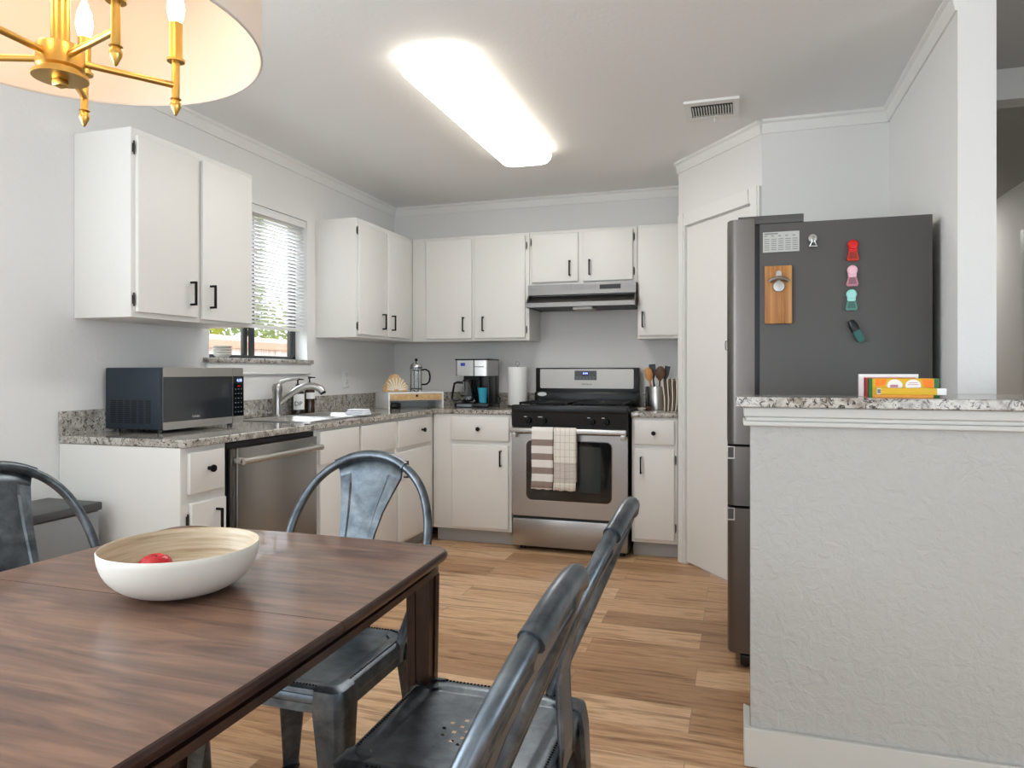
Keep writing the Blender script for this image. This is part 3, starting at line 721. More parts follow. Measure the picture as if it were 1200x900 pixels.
# napkin holder: ribbed fan
nh = thing('napkin_holder', 'fan-shaped ribbed wooden holder on the riser', 'holder', tuple(RM @ Vector((-.115, .12, .115))))
b = BM()
for yy in (.09, .145):
    prism_v = [(-.08, .117), (.08, .117), (.078, .15), (.02, .225), (-.005, .24), (-.03, .225), (-.08, .14)]
    vs = prism(b, [(-.115+x, z) for x, z in prism_v], yy, yy+.006, 'y'); bmesh.ops.transform(b, matrix=RM, verts=vs)
bx(b, -.195, -.035, .09, .151, .1165, .121, M=RM); nb = obj('side_boards', b, M_birch, nh, smooth=False)
b = BM()
for k in range(11):
    a = math.radians(12+156*k/10); x0_, z0_ = -.115+.02*math.cos(a), .124+.01*math.sin(a)
    ln = min(.068/max(abs(math.cos(a)), .01), .105) if abs(math.cos(a)) > .4 else .105
    x1_, z1_ = -.115+ln*math.cos(a)*.95, .124+ln*math.sin(a)*.85
    tube(b, [RM @ Vector((x0_, .088, z0_)), RM @ Vector((x1_, .088, z1_))], .0055, 6)
obj('ribs', b, mat('pale_rib', (232, 222, 204), .6), nh)
b = BM(); bx(b, -.035, .012, .16, .2, .116, .165, .004, M=RM); tag(obj('small_white_box', b, M_paper), 'small white box between the ribbed holder and the french press', 'box')
# french press
p = RM @ Vector((.035, .105, .115)); fpz = 1.0255
fpr = thing('french_press', 'glass french press with a black handle on the corner riser', 'french press', (p.x, p.y, fpz))
b = BM(); lathe(b, [(0, .012), (.036, .012), (.038, .02), (.038, .165), (.0365, .165), (.0365, .022), (0, .016)], (p.x, p.y, fpz), 28); obj('beaker', b, M_glass, fpr)
b = BM()
tube(b, [(p.x+.039*math.cos(2*PI*k/24), p.y+.039*math.sin(2*PI*k/24), fpz+.022) for k in range(24)], .0022, 6, closed=True)
tube(b, [(p.x+.039*math.cos(2*PI*k/24), p.y+.039*math.sin(2*PI*k/24), fpz+.15) for k in range(24)], .003, 6, closed=True)
for k in range(4):
    a = PI/4+k*PI/2; bx(b, -.003, .003, -.0015, .0015, 0, .15, M=T(p.x+.0395*math.cos(a), p.y+.0395*math.sin(a), fpz) @ Matrix.Rotation(a+PI/2, 4, 'Z'))
obj('frame', b, M_black, fpr)
b = BM(); lathe(b, [(0, .165), (.041, .165), (.042, .172), (.036, .188), (.02, .2), (.006, .203), (0, .203)], (p.x, p.y, fpz), 28); obj('lid', b, M_chrome, fpr)
b = BM(); tube(b, [(p.x+.041*math.cos(2*PI*k/24), p.y+.041*math.sin(2*PI*k/24), fpz+.166) for k in range(24)], .004, 6, closed=True); obj('lid_band', b, M_black, fpr)
b = BM(); cyl(b, (p.x, p.y, fpz+.02), (p.x, p.y, fpz+.215), .0025, seg=8); ball(b, (p.x, p.y, fpz+.222), .011); obj('plunger', b, M_black, fpr)
hdx, hdy = math.cos(math.radians(10)), math.sin(math.radians(10))
b = BM(); tube(b, [(p.x+hdx*r_, p.y+hdy*r_, fpz+z_) for r_, z_ in ((.04, .152), (.07, .155), (.092, .14), (.1, .105), (.094, .07), (.075, .052), (.05, .05), (.04, .05))], .006, 10); obj('handle', b, M_black, fpr)

# ------------------------------------------------------------------ coffee maker
cm = thing('coffee_maker', 'stainless and black drip coffee maker with a glass carafe', 'coffee maker', (.83, -.25, CT))
b = BM(); bx(b, .68, .985, -.37, -.11, CT+.001, CT+.03, .006); bx(b, .685, .98, -.2, -.11, CT+.03, CT+.34, .006); obj('base', b, M_blackp, cm)
b = BM(); prism(b, rrect(.68, .985, -.36, -.115, .03), CT+.225, CT+.335); hh = obj('head', b, M_steelH, cm)
b = BM(); prism(b, rrect(.675, .99, -.365, -.11, .03), CT+.335, CT+.346); obj('lid', b, M_blackp, cm)
b = BM(); bx(b, .852, .86, -.3625, -.358, CT+.225, CT+.335); bx(b, .858, .945, -.3625, -.3595, CT+.287, CT+.292); obj('seam', b, M_blackp, hh)
b = BM(); prism(b, rrect(.735, .776, CT+.295, CT+.318, .004), -.3625, -.359, 'y'); obj('badge', b, M_logo, hh)
b = BM(); bx(b, .852, .858, -.25, -.2, CT+.03, CT+.225); bx(b, .97, .982, -.34, -.2, CT+.03, CT+.225, .004); obj('divider', b, M_blackp, cm)
b = BM(); lathe(b, [(0, 0), (.055, 0), (.066, .02), (.068, .06), (.05, .12), (.045, .15), (.043, .15), (.048, .118), (.065, .06), (.063, .022), (0, .004)], (.765, -.275, CT+.032), 32); cf = obj('carafe', b, M_glass, cm)
b = BM(); lathe(b, [(.0685, .045), (.07, .045), (.0695, .055), (.0685, .055)], (.765, -.275, CT+.032), 32); lathe(b, [(0, .15), (.048, .15), (.046, .165), (0, .168)], (.765, -.275, CT+.032), 28); obj('carafe_lid', b, M_blackp, cf)
b = BM(); tube(b, [(.72, -.29, CT+.175), (.68, -.305, CT+.178), (.655, -.312, CT+.17), (.645, -.316, CT+.12), (.637, -.32, CT+.07), (.638, -.318, CT+.055), (.67, -.305, CT+.05), (.70, -.295, CT+.055)], .009, 8); obj('carafe_handle', b, M_blackp, cf)
b = BM(); prism(b, rrect(.705, .84, CT+.006, CT+.024, .004), -.3725, -.369, 'y'); obj('control_strip', b, mat('strip_grey', (150, 156, 160), .3, .6), cm)
b = BM(); tube(b, [(.985, -.15, CT+.02), (1.01, -.16, CT+.03), (1.02, -.18, CT+.06), (1.015, -.2, CT+.075), (1.0, -.21, CT+.08)], .003, 6); obj('cord', b, M_blackp, cm)
cm.scale = (.84, 1, 1); cm.location.x = .787
mg = thing('travel_mug', 'light blue insulated cup on the coffee maker', 'mug', (.852, -.3, CT+.03))
b = BM(); lathe(b, [(0, 0), (.026, 0), (.039, .1), (.042, .106), (.04, .108), (.036, .1), (.024, .006), (0, .006)], (.852, -.29, CT+.0315), 24); obj('cup', b, M_blue, mg)
b = BM(); tube(b, [(.888, -.29, CT+.118), (.902, -.295, CT+.11), (.9, -.295, CT+.085), (.882, -.29, CT+.075)], .005, 8); obj('handle', b, M_blue, mg)
# paper towels
pt = thing('paper_towel_holder', 'metal paper towel holder with a ring top left of the stove', 'paper towel holder', (1.085, -.2, CT))
b = BM(); lathe(b, [(0, .001), (.075, .001), (.078, .006), (.074, .012), (0, .014)], (1.085, -.2, CT), 32); cyl(b, (1.085, -.2, CT+.01), (1.085, -.2, CT+.3), .005)
tube(b, [(1.085+.014*math.sin(2*PI*k/20), -.2, CT+.314-.014*math.cos(2*PI*k/20)) for k in range(20)], .003, 6, closed=True); obj('stand', b, M_nickel, pt)
b = BM(); lathe(b, [(.02, .016), (.068, .016), (.07, .02), (.07, .283), (.068, .287), (.02, .287)], (1.085, -.2, CT), 36)
tag(obj('paper_towel_roll', b, M_paper), 'white roll of paper towels on the metal holder', 'paper towels')

# utensil crock and neighbours
ux_, uy_ = 2.078, -.27
b = BM(); lathe(b, [(0, .001), (.045, .001), (.046, .006), (.046, .152), (.044, .155), (.042, .152), (.042, .006), (0, .005)], (ux_, uy_, CT), 28)
tag(obj('utensil_crock', b, M_steelH), 'stainless steel canister of cooking utensils right of the stove', 'canister')
def utensil(kind, x, y, dx_, dy_, ln, m, lab, w=.026):
    b = BM(); p0 = Vector((x, y, CT+.012)); d = Vector((dx_, dy_, 1)).normalized(); p1 = p0+d*(ln-.07)
    cyl(b, p0, p1, .0055, .0055, 10)
    q = Vector((0, 0, 1)).rotation_difference(d).to_matrix().to_4x4()
    if kind == 'spoon': lathe(b, [(0, -.01), (.25, .0), (.8, .02), (1, .045), (.85, .075), (.4, .092), (0, .096)], seg=16, M=T(*p1) @ q @ Matrix.Diagonal((w, .007, 1, 1)))
    else:
        vs = prism(b, [(-.008, 0), (.008, 0), (w, .04), (w, .095), (-w, .095), (-w, .04)], -.003, .003, 'y'); bmesh.ops.transform(b, matrix=T(*p1) @ q, verts=vs)
    tag(obj('cooking_'+kind, b, m), lab, 'utensil', 'utensils in the canister')
M_wsp = wood('oiled_wood', (176, 112, 58), (194, 130, 72), (206, 146, 88), (8, 8, 2), .5)
M_wdk = wood('dark_utensil_wood', (60, 38, 26), (84, 54, 36), (100, 68, 46), (8, 8, 2), .5)
utensil('spoon', ux_-.012, uy_-.01, -.17, -.02, .25, M_wsp, 'light wooden spoon leaning left in the canister', .028)
utensil('spatula', ux_-.005, uy_+.02, -.1, .05, .27, M_blackp, 'black spatula standing in the canister', .022)
utensil('spoon', ux_+.012, uy_-.008, .06, -.03, .255, M_wdk, 'wide dark brown spoon in the canister', .034)
utensil('spatula', ux_+.02, uy_+.015, .18, .05, .26, M_blackp, 'black turner leaning right in the canister', .018)
M_lin = mat('cream_edge', (214, 202, 186), .9); M_lind = mat('brown_linen', (120, 102, 88), .9)
PML = ['cream folded placemat standing nearest the utensil canister', 'second folded placemat from the canister, slightly bent', 'third folded placemat from the canister, leaning right', 'folded placemat closest to the pantry wall']
NKL = ['brown napkin between the first and second placemats', 'brown napkin between the second and third placemats', 'brown napkin between the third and last placemats']
for k in range(7):
    x, th, hh_ = 2.136+k*.0118, (.0044 if k % 2 == 0 else .0028), (.205 if k % 2 == 0 else .192)
    b = BM(); rows = []
    for i in range(11):
        z = i/10*hh_; off = .0035*math.sin(z*24)+(k-2.5)*.0035*z/.2
        rows.append([b.verts.new((x+off+q, yv_, CT+.002+z)) for q, yv_ in ((-th, -.34+.004*(k % 2)), (th, -.34+.004*(k % 2)), (th, -.12), (-th, -.12))])
    for a, c in zip(rows, rows[1:]): bridge(b, a, c)
    b.faces.new(rows[0][::-1]); b.faces.new(rows[-1])
    if k % 2 == 0: tag(obj('folded_placemat', b, M_lin), PML[k//2], 'placemat', 'folded placemats right of the canister')
    else: tag(obj('brown_napkin', b, M_lind), NKL[k//2], 'napkin', 'brown napkins between the placemats')
b = BM(); bx(b, 2.228, 2.239, -.3, -.12, CT+.001, CT+.275, .003); tag(obj('upright_tray', b, mat('tray_grey', (150, 148, 144), .4)), 'thin grey tray standing against the pantry wall', 'tray')
b = BM(); bx(b, 2.002, 2.022, -.26, -.16, CT+.001, CT+.155, .003); tag(obj('knife_case', b, M_blackp), 'slim black upright case left of the utensil canister', 'case')
b = BM(); lathe(b, [(0, .001), (.018, .001), (.03, .018), (.028, .018), (.016, .004), (0, .004)], (1.995, -.4, CT), 20); tag(obj('spoon_rest', b, M_bowl), 'small white dish on the granite beside the stove', 'dish')
b = BM(); lathe(b, [(0, .001), (.02, .001), (.024, .01), (.022, .024), (0, .026)], (2.035, -.37, CT), 20); tag(obj('small_jar', b, M_wdk), 'low brown lidded pot in front of the utensil canister', 'pot')

# ------------------------------------------------------------------ fridge
FY0, FY1 = -2.131, -1.23
fr = thing('refrigerator', 'slate grey french-door refrigerator with magnets on its side', 'refrigerator', (2.95, -1.68, 0))
b = BM(); bx(b, 2.673, 3.268, FY0, FY1, .045, 1.742, .004); obj('cabinet_body', b, M_fridge, fr)
b = BM(); bx(b, 2.655, 2.675, FY0+.012, FY1-.012, .06, 1.74); obj('gasket', b, M_blackp, fr)
def fdoor(name, y0, y1, z0, z1, notch=None):
    # rounded front edge, seen end-on
    prof = [(2.655, y0), (2.655, y1), (2.585, y1), (2.563, y1-.012), (2.553, y1-.04), (2.549, (y0+y1)/2), (2.553, y0+.04), (2.563, y0+.012), (2.585, y0)]
    b = BM(); prism(b, prof, z0, z1); return obj(name, b, M_fdoor, fr, ang=60)
d_ = fdoor('door', FY0, (FY0+FY1)/2-.002, .882, 1.765)
d__ = fdoor('door', (FY0+FY1)/2+.002, FY1, .882, 1.765)
for z0, z1 in ((.64, .872), (.06, .630)):
    dd_ = fdoor('drawer', FY0, FY1, z0, z1)
    b = BM(); prism(b, [(2.551, z1+.001), (2.581, z1+.001), (2.581, z1-.048), (2.551, z1-.048)], FY0-.0015, FY0+.001, 'y', holes=[[(2.555, z1-.002), (2.5765, z1-.002), (2.5765, z1-.0435), (2.555, z1-.0435)]])
    obj('grip_trim', b, M_steelH, dd_, smooth=False)
    b = BM(); bx(b, 2.555, 2.576, FY0-.001, FY0+.0005, z1-.043, z1-.001); obj('grip_recess', b, M_fridge, dd_)
b = BM(); bx(b, 2.593, 2.833, FY0+.004, FY0+.09, 1.743, 1.775, .003); bx(b, 2.593, 2.67, FY0+.001, FY0+.07, 1.752, 1.768, .004); obj('hinge_cover', b, M_fridge, fr)
b = BM()
for y in (-2.06, -1.3):
    cyl(b, (2.66, y, .02), (2.66, y+.03, .02), .02, seg=14); cyl(b, (3.2, y, .02), (3.2, y+.03, .02), .02, seg=14)
bx(b, 2.6, 2.72, FY0+.01, FY0+.06, .008, .05, .006); bx(b, 2.7, 3.25, FY0+.03, FY1-.03, .02, .05); obj('roller_base', b, M_blackp, fr)
fs = FY0-.0005
# things stuck to the fridge side
cal = thing('fridge_calendar', 'small white printed calendar sheet on the refrigerator side', 'calendar', (2.75, fs, 1.63))
b = BM(); bx(b, 2.685, 2.817, fs-.0015, fs, 1.63, 1.708); obj('sheet', b, mat('calendar_paper', (190, 190, 184), .8), cal)
b = BM(); M_prn = mat('print_grey', (120, 120, 118), .8)
bx(b, 2.69, 2.74, fs-.0018, fs-.0014, 1.699, 1.7035)
for i in range(5):
    bx(b, 2.69+i*.0255, 2.7+i*.0255, fs-.0018, fs-.0014, 1.691, 1.6945)
    for k in range(6): bx(b, 2.69+i*.0255, 2.709+i*.0255, fs-.0018, fs-.0014, 1.638+k*.0082, 1.6405+k*.0082)
obj('printing', b, M_prn, cal)
bo = thing('bottle_opener', 'wooden board with a metal bottle opener on the refrigerator side', 'bottle opener', (2.74, fs, 1.352))
b = BM(); bx(b, 2.691, 2.79, fs-.016, fs, 1.352, 1.575, .002); obj('board', b, M_acacia, bo)
b = BM(); yo = fs-.0165
prism(b, rrect(2.732, 2.752, 1.515, 1.555, .009), yo-.005, yo, 'y'); 
lathe(b, [(0, 0), (.022, 0), (.02, .008), (0, .01)], seg=24, M=T(2.742, yo, 1.495) @ Matrix.Rotation(PI/2, 4, 'X'))
tube(b, [(2.708, yo-.012, 1.512), (2.716, yo-.014, 1.521), (2.742, yo-.018, 1.527), (2.768, yo-.014, 1.521), (2.776, yo-.012, 1.512)], .0075, 10)
obj('opener', b, M_nickel, bo)
cl = thing('clip_magnet', 'silver bulldog clip magnet on the refrigerator side', 'magnet', (2.865, fs, 1.64))
b = BM(); lathe(b, [(0, 0), (.015, 0), (.015, .005), (0, .006)], seg=20, M=T(2.864, fs, 1.676) @ Matrix.Rotation(PI/2, 4, 'X')); bx(b, 2.85, 2.88, fs-.012, fs-.002, 1.642, 1.648, .001); obj('disc', b, M_nickel, cl)
b = BM(); tube(b, [(2.852, fs-.01, 1.645), (2.86, fs-.012, 1.66), (2.858, fs-.014, 1.675), (2.865, fs-.015, 1.682), (2.872, fs-.014, 1.675), (2.87, fs-.012, 1.66), (2.878, fs-.01, 1.645)], .002, 8); obj('clip_arm', b, M_chrome, cl)
def chip(x, z, mt, mb, lab):
    t = thing('magnet_clip', lab, 'magnet', (x, fs, z-.04), group='bag clip magnets on the fridge')
    b = BM(); prism(b, [(x-.013, z-.004), (x+.013, z-.004), (x+.021, z-.034), (x+.017, z-.042), (x-.017, z-.042), (x-.021, z-.034)], fs-.014, fs, 'y'); bo_ = obj('clip', b, mb, t)
    b = BM(); prism(b, [(x-.009, z-.01), (x+.009, z-.01), (x+.014, z-.034), (x-.014, z-.034)], fs-.0165, fs-.013, 'y'); obj('inset', b, mat('clip_inset_%d' % int(z*1000), tuple(int(c*.75) for c in {M_reds: (190, 44, 14), M_pinkd: (190, 128, 142), M_mintd: (84, 138, 128)}[mb]), .4), t)
    b = BM(); lathe(b, [(0, 0), (.018, 0), (.0185, .005), (.015, .009), (0, .01)], seg=24, M=T(x, fs-.008, z+.018) @ Matrix.Rotation(PI/2, 4, 'X')); prism(b, rrect(x-.014, x+.014, z-.008, z+.03, .006), fs-.015, fs-.002, 'y'); obj('top_pad', b, mt, t)
chip(3.002, 1.624, M_red, M_reds, 'red bag clip magnet, topmost of the four on the fridge')
chip(3.0, 1.529, M_pink, M_pinkd, 'pink bag clip magnet under the red one')
chip(2.997, 1.439, M_mint, M_mintd, 'mint green bag clip magnet under the pink one')
mk = thing('marker_magnet', 'dark green and black magnet tilted below the mint clip', 'magnet', (3.012, fs, 1.28))
R_ = T(3.012, fs-.012, 1.321) @ Matrix.Rotation(math.radians(-26), 4, 'Y')
b = BM(); vs = prism(b, rrect(-.013, .013, -.046, .004, .011), -.009, .009, 'y', ); bmesh.ops.transform(b, matrix=R_, verts=vs); obj('body', b, M_green, mk)
b = BM(); lathe(b, [(0, -.004), (.015, -.002), (.016, .02), (.011, .04), (0, .044)], seg=18, M=R_ @ Matrix.Diagonal((1, .7, 1, 1))); obj('cap', b, M_blackp, mk)

# ------------------------------------------------------------------ peninsula half wall and bar top
HX, HY = 2.628, -2.826
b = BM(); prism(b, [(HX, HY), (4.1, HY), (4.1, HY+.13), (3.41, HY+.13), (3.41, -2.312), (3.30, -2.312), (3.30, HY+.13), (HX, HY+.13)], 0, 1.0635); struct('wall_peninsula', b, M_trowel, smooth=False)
b = BM(); prism(b, [(HX-.02, HY-.018), (4.1, HY-.018), (4.1, HY), (HX, HY), (HX, HY+.13), (HX-.02, HY+.148), ], 0, .114); o = struct('baseboard_peninsula', b, M_ptrim, smooth=True)
md = o.modifiers.new('bevel', 'BEVEL'); md.width = .003; md.segments = 2; md.limit_method = 'ANGLE'
b = BM()
def tr(o_, z0, z1): prism(b, [(HX-o_, HY-o_), (4.1, HY-o_), (4.1, HY), (HX, HY), (HX, HY+.13), (HX-o_, HY+.13+o_)], z0, z1)
tr(.02, 1.035, 1.0632); tr(.014, 1.022, 1.035); tr(.021, 1.008, 1.022)
o = struct('trim_7', b, M_ptrim); md = o.modifiers.new('bevel', 'BEVEL'); md.width = .004; md.segments = 3; md.limit_method = 'ANGLE'
bt = thing('bar_top', 'speckled granite bar top on the white half wall', 'countertop', (3.1, -2.77, 1.064))
b = BM(); prism(b, [(2.586, -2.868), (4.14, -2.868), (4.14, -2.66), (3.50, -2.66), (3.50, -2.315), (3.22, -2.315), (3.14, -2.66), (2.586, -2.66)], 1.0642, 1.094)
o = obj('slab', b, M_gran, bt); md = o.modifiers.new('bevel', 'BEVEL'); md.width = .003; md.segments = 2; md.limit_method = 'ANGLE'
BT = 1.0945
# books and boxes on the bar
def book(x0, x1, y0, y1, h, mc, lab, tilt=0):
    t = thing('book', lab, 'book', (x0, (y0+y1)/2, BT), group='books standing on the bar top')
    b = BM(); bx(b, x0, x1, y0, y0+.0015, BT, BT+h); bx(b, x0, x1, y1-.0015, y1, BT, BT+h); bx(b, x0, x0+.0015, y0, y1, BT, BT+h); obj('cover', b, mc, t, smooth=False)
    b = BM(); bx(b, x0+.0015, x1-.003, y0+.0015, y1-.0015, BT+.001, BT+h-.002); obj('pages', b, M_paper, t, smooth=False)
M_or = mat('orange_card', (240, 150, 30), .5); M_ye = mat('yellow_card', (222, 178, 40), .5); M_gr = mat('green_cover', (60, 130, 74), .5); M_rd = mat('red_cover', (200, 60, 62), .5)
book(2.935, 3.095, -2.712, -2.706, .066, M_paper, 'thin white booklet, rearmost of the books on the bar top')
book(2.95, 3.085, -2.724, -2.714, .056, M_rd, 'thin red book in front of the white booklet on the bar')
book(2.958, 3.142, -2.738, -2.726, .054, M_gr, 'thin green book directly behind the orange box')
bxo = thing('puzzle_box', 'orange and yellow box with two white ovals on the bar top', 'box', (3.05, -2.755, BT))
b = BM(); bx(b, 2.968, 3.122, -2.77, -2.742, BT, BT+.054, .001); obj('carton', b, M_ye, bxo)
b = BM(); yv = -2.7705
prism(b, [(2.971, BT+.052), (3.002, BT+.052), (2.996, BT+.034), (2.971, BT+.03)], yv-.0003, yv+.0004, 'y'); prism(b, [(3.12, BT+.052), (3.09, BT+.052), (3.098, BT+.03), (3.12, BT+.026)], yv-.0003, yv+.0004, 'y')
prism(b, [(2.971, BT+.012), (3.0, BT+.012), (2.994, BT+.001), (2.971, BT+.001)], yv-.0003, yv+.0004, 'y'); prism(b, [(3.12, BT+.012), (3.098, BT+.012), (3.092, BT+.001), (3.12, BT+.001)], yv-.0003, yv+.0004, 'y')
obj('orange_patches', b, mat('orange_patch', (244, 130, 24), .5), bxo)
b = BM()
for x in (3.022, 3.069): lathe(b, [(0, 0), (.02, 0), (.02, .0006), (0, .0006)], seg=28, M=T(x, yv, BT+.034) @ Matrix.Rotation(PI/2, 4, 'X') @ Matrix.Diagonal((1, .85, 1, 1)))
obj('white_ovals', b, M_paper, bxo)
b = BM(); bx(b, 3.01, 3.03, yv-.0012, yv-.0005, BT+.028, BT+.036); bx(b, 3.055, 3.082, yv-.0012, yv-.0005, BT+.036, BT+.0375); bx(b, 3.058, 3.08, yv-.0012, yv-.0005, BT+.041, BT+.0425); obj('printing', b, M_pinkd, bxo)
b = BM(); bx(b, 2.965, 3.112, -2.802, -2.775, BT, BT+.007); 
tag(obj('activity_booklet', b, mat('booklet_cover', (236, 160, 70), .6)), 'thin orange booklet lying flat under the slim yellow box', 'booklet')
pb = thing('pencil_box', 'slim yellow box with a white end lying in front of the orange box', 'box', (3.06, -2.79, BT+.0075))
b = BM(); bx(b, 2.97, 3.122, -2.80, -2.777, BT+.0075, BT+.027, .001); obj('sleeve', b, M_ye, pb)
b = BM(); bx(b, 3.1225, 3.146, -2.799, -2.778, BT+.008, BT+.0265, .001); obj('end_flap', b, M_paper, pb)
b = BM(); bx(b, 2.971, 2.981, -2.8008, -2.7998, BT+.009, BT+.0255); obj('barcode_patch', b, M_paper, pb)
b = BM()
for k in range(5): bx(b, 2.9722+k*.0017, 2.9731+k*.0017, -2.8013, -2.8007, BT+.011, BT+.0235)
obj('barcode', b, M_black, pb)

# ------------------------------------------------------------------ trash bin
tb = thing('trash_bin', 'rectangular grey metal bin with a dark lid against the left wall', 'trash bin', (.18, -3.27, 0))
b = BM(); bx(b, .035, .295, -3.57, -2.978, .0, .643, .008); obj('bin_body', b, mat('bin_steel', (150, 151, 152), .42, .5), tb)
b = BM(); bx(b, .03, .302, -3.575, -2.972, .645, .676, .006); obj('lid', b, mat('bin_lid', (70, 71, 73), .45), tb)
b = BM(); bx(b, .3, .325, -3.37, -3.17, .01, .03, .004); obj('pedal', b, M_blackp, tb)

# ------------------------------------------------------------------ ceiling light, vent
cli = thing('ceiling_light', 'long rounded white ceiling light, switched on', 'ceiling light', (1.42, -1.75, HC))
b = BM(); prism(b, rrect(1.30, 1.53, -2.44, -1.06, .03), HC-.055, HC-.001); obj('housing', b, M_white, cli)
b = BM(); rr = []
for o_, z in ((0, 2.44), (.01, 2.415), (.002, 2.395), (-.012, 2.383), (-.04, 2.376), (-.09, 2.373)):
    rr.append([b.verts.new((x, y, z)) for x, y in rrect(1.27-o_, 1.56+o_, -2.465-o_, -1.035+o_, max(.075+o_, .01), 8)])
for k, (a, c) in enumerate(zip(rr, rr[1:])): bridge(b, a, c, 1 if k < 3 else 0)
b.faces.new(rr[-1]); obj('diffuser', b, [M_diff, M_diffs], cli, ang=60)
vt = thing('ceiling_vent', 'white louvred air vent in the ceiling', 'vent', (2.47, -1.45, HC))
b = BM(); prism(b, [(2.345, -1.58), (2.6, -1.58), (2.6, -1.32), (2.345, -1.32)], HC-.012, HC-.0005, holes=[[(2.375, -1.55), (2.57, -1.55), (2.57, -1.37), (2.375, -1.37)]]); obj('frame', b, M_trim, vt, smooth=False)
b = BM(); bx(b, 2.376, 2.569, -1.549, -1.371, HC-.002, HC-.0008); obj('duct_opening', b, mat('duct_dark', (60, 60, 58), .8), vt)
b = BM()
for i in range(15):
    x = 2.383+i*.0128; bx(b, -.0045, .0045, -1.50, -1.372, -.0008, .0008, M=T(x, 0, HC-.008) @ Matrix.Rotation(math.radians(50), 4, 'Y'))
bx(b, 2.376, 2.569, -1.549, -1.53, HC-.01, HC-.007); obj('louvres', b, M_trim, vt, smooth=False)
b = BM(); cyl(b, (2.48, -1.345, HC-.012), (2.48, -1.345, HC-.03), .003, seg=8); obj('lever', b, M_trim, vt)

# ------------------------------------------------------------------ chandelier
CX_, CY_, CR = 1.563, -4.188, .303
ch = thing('chandelier', 'brass chandelier with candle arms inside a round off-white drum shade', 'chandelier', (CX_, CY_, HC))
b = BM(); prev = None; rr = []
zr0, zr1 = 1.706, 1.955
for r, z in ((CR, zr0), (CR, zr1), (CR-.0025, zr1), (CR-.0025, zr0)): rr.append([b.verts.new((CX_+r*math.cos(2*PI*k/72), CY_+r*math.sin(2*PI*k/72), z)) for k in range(72)])
for k in range(4): bridge(b, rr[k], rr[(k+1) % 4])
obj('drum_shade', b, M_shade, ch)
b = BM()
for z in (zr0+.001, zr1-.001): tube(b, [(CX_+(CR-.001)*math.cos(2*PI*k/72), CY_+(CR-.001)*math.sin(2*PI*k/72), z) for k in range(72)], .0022, 6, closed=True)
obj('shade_rim', b, mat('rim_tape', (205, 198, 190), .8), ch)
b = BM(); cyl(b, (CX_, CY_, 1.69), (CX_, CY_, HC-.02), .0135, seg=20)
for k in range(3):
    a = 2*PI*k/3+.5; tube(b, [(CX_, CY_, 1.93), (CX_+(CR-.004)*math.cos(a), CY_+(CR-.004)*math.sin(a), 1.95)], .003, 8)
lathe(b, [(0, 0), (.06, 0), (.062, -.008), (.05, -.02), (.014, -.026)], (CX_, CY_, HC-.001), 32); obj('stem', b, M_brass, ch)
b = BM(); lathe(b, [(0, 1.694), (.032, 1.686), (.034, 1.683), (.034, 1.652), (.03, 1.648), (.03, 1.643), (.04, 1.64), (.04, 1.635), (.0, 1.633)], (CX_, CY_, 0), 32); bx(b, CX_-.009, CX_+.009, CY_-.009, CY_+.009, 1.622, 1.634, .003); obj('hub', b, M_brass, ch)
AR = .17
for k in range(5):
    a = math.radians(72*k-16); ax_, ay_ = CX_+AR*math.cos(a), CY_+AR*math.sin(a)
    b = BM(); cyl(b, (CX_+.03*math.cos(a), CY_+.03*math.sin(a), 1.667), (ax_, ay_, 1.667), .0055, seg=12); 
    cyl(b, (ax_, ay_, 1.643), (ax_, ay_, 1.712), .0065, seg=14); lathe(b, [(0, -.03), (.003, -.026), (.0085, -.014), (.009, -.008), (.006, -.002), (.0095, 0), (0, .003)], (ax_, ay_, 1.643), 16)
    lathe(b, [(0, 0), (.0145, 0), (.015, .004), (.0, .006)], (ax_, ay_, 1.708), 20)
    arm = obj('arm', b, M_brass, ch)
    b = BM(); cyl(b, (ax_, ay_, 1.713), (ax_, ay_, 1.775), .0108, seg=18); obj('candle_sleeve', b, M_brass, arm)
    b = BM(); lathe(b, [(.008, 1.775), (.012, 1.785), (.0145, 1.8), (.012, 1.82), (.005, 1.84), (0, 1.85)], (ax_, ay_, 0), 16); obj('bulb', b, M_bulb, arm)
    ld = bpy.data.lights.new('bulb_light', 'POINT'); ld.energy = .36; ld.color = (1, .67, .37); ld.shadow_soft_size = .02
    lo = bpy.data.objects.new('bulb_light', ld); col.objects.link(lo); lo.location = (CX_+AR*.86*math.cos(a), CY_+AR*.86*math.sin(a), 1.815)

# ------------------------------------------------------------------ dining table
TX, TY, TZ = 1.54, -4.25, .75
tt = thing('dining_table', 'dark walnut dining table with an extension leaf and grooved legs', 'table', (TX, TY, 0))
def outline(inset=0, n=14):
    hx, hy, bow, r = .405-inset, .778-inset, .022, .055
    pts = []
    def side(p0, p1, nrm, bw):
        for k in range(n):
            f = k/n; pts.append((p0[0]+(p1[0]-p0[0])*f+nrm[0]*bw*math.sin(PI*f), p0[1]+(p1[1]-p0[1])*f+nrm[1]*bw*math.sin(PI*f)))
    def arc(cx, cy, a0):
        for k in range(6):
            a = math.radians(a0+90*k/6); pts.append((cx+r*math.cos(a), cy+r*math.sin(a)))
    side((hx, -hy+r), (hx, hy-r), (1, 0), bow); arc(hx-r, hy-r, 0)
    side((hx-r, hy), (-hx+r, hy), (0, 1), .01); arc(-hx+r, hy-r, 90)
    side((-hx, hy-r), (-hx, -hy+r), (-1, 0), bow); arc(-hx+r, -hy+r, 180)
    side((-hx+r, -hy), (hx-r, -hy), (0, -1), .01); arc(hx-r, -hy+r, 270)
    return [(TX+x, TY+y) for x, y in pts]
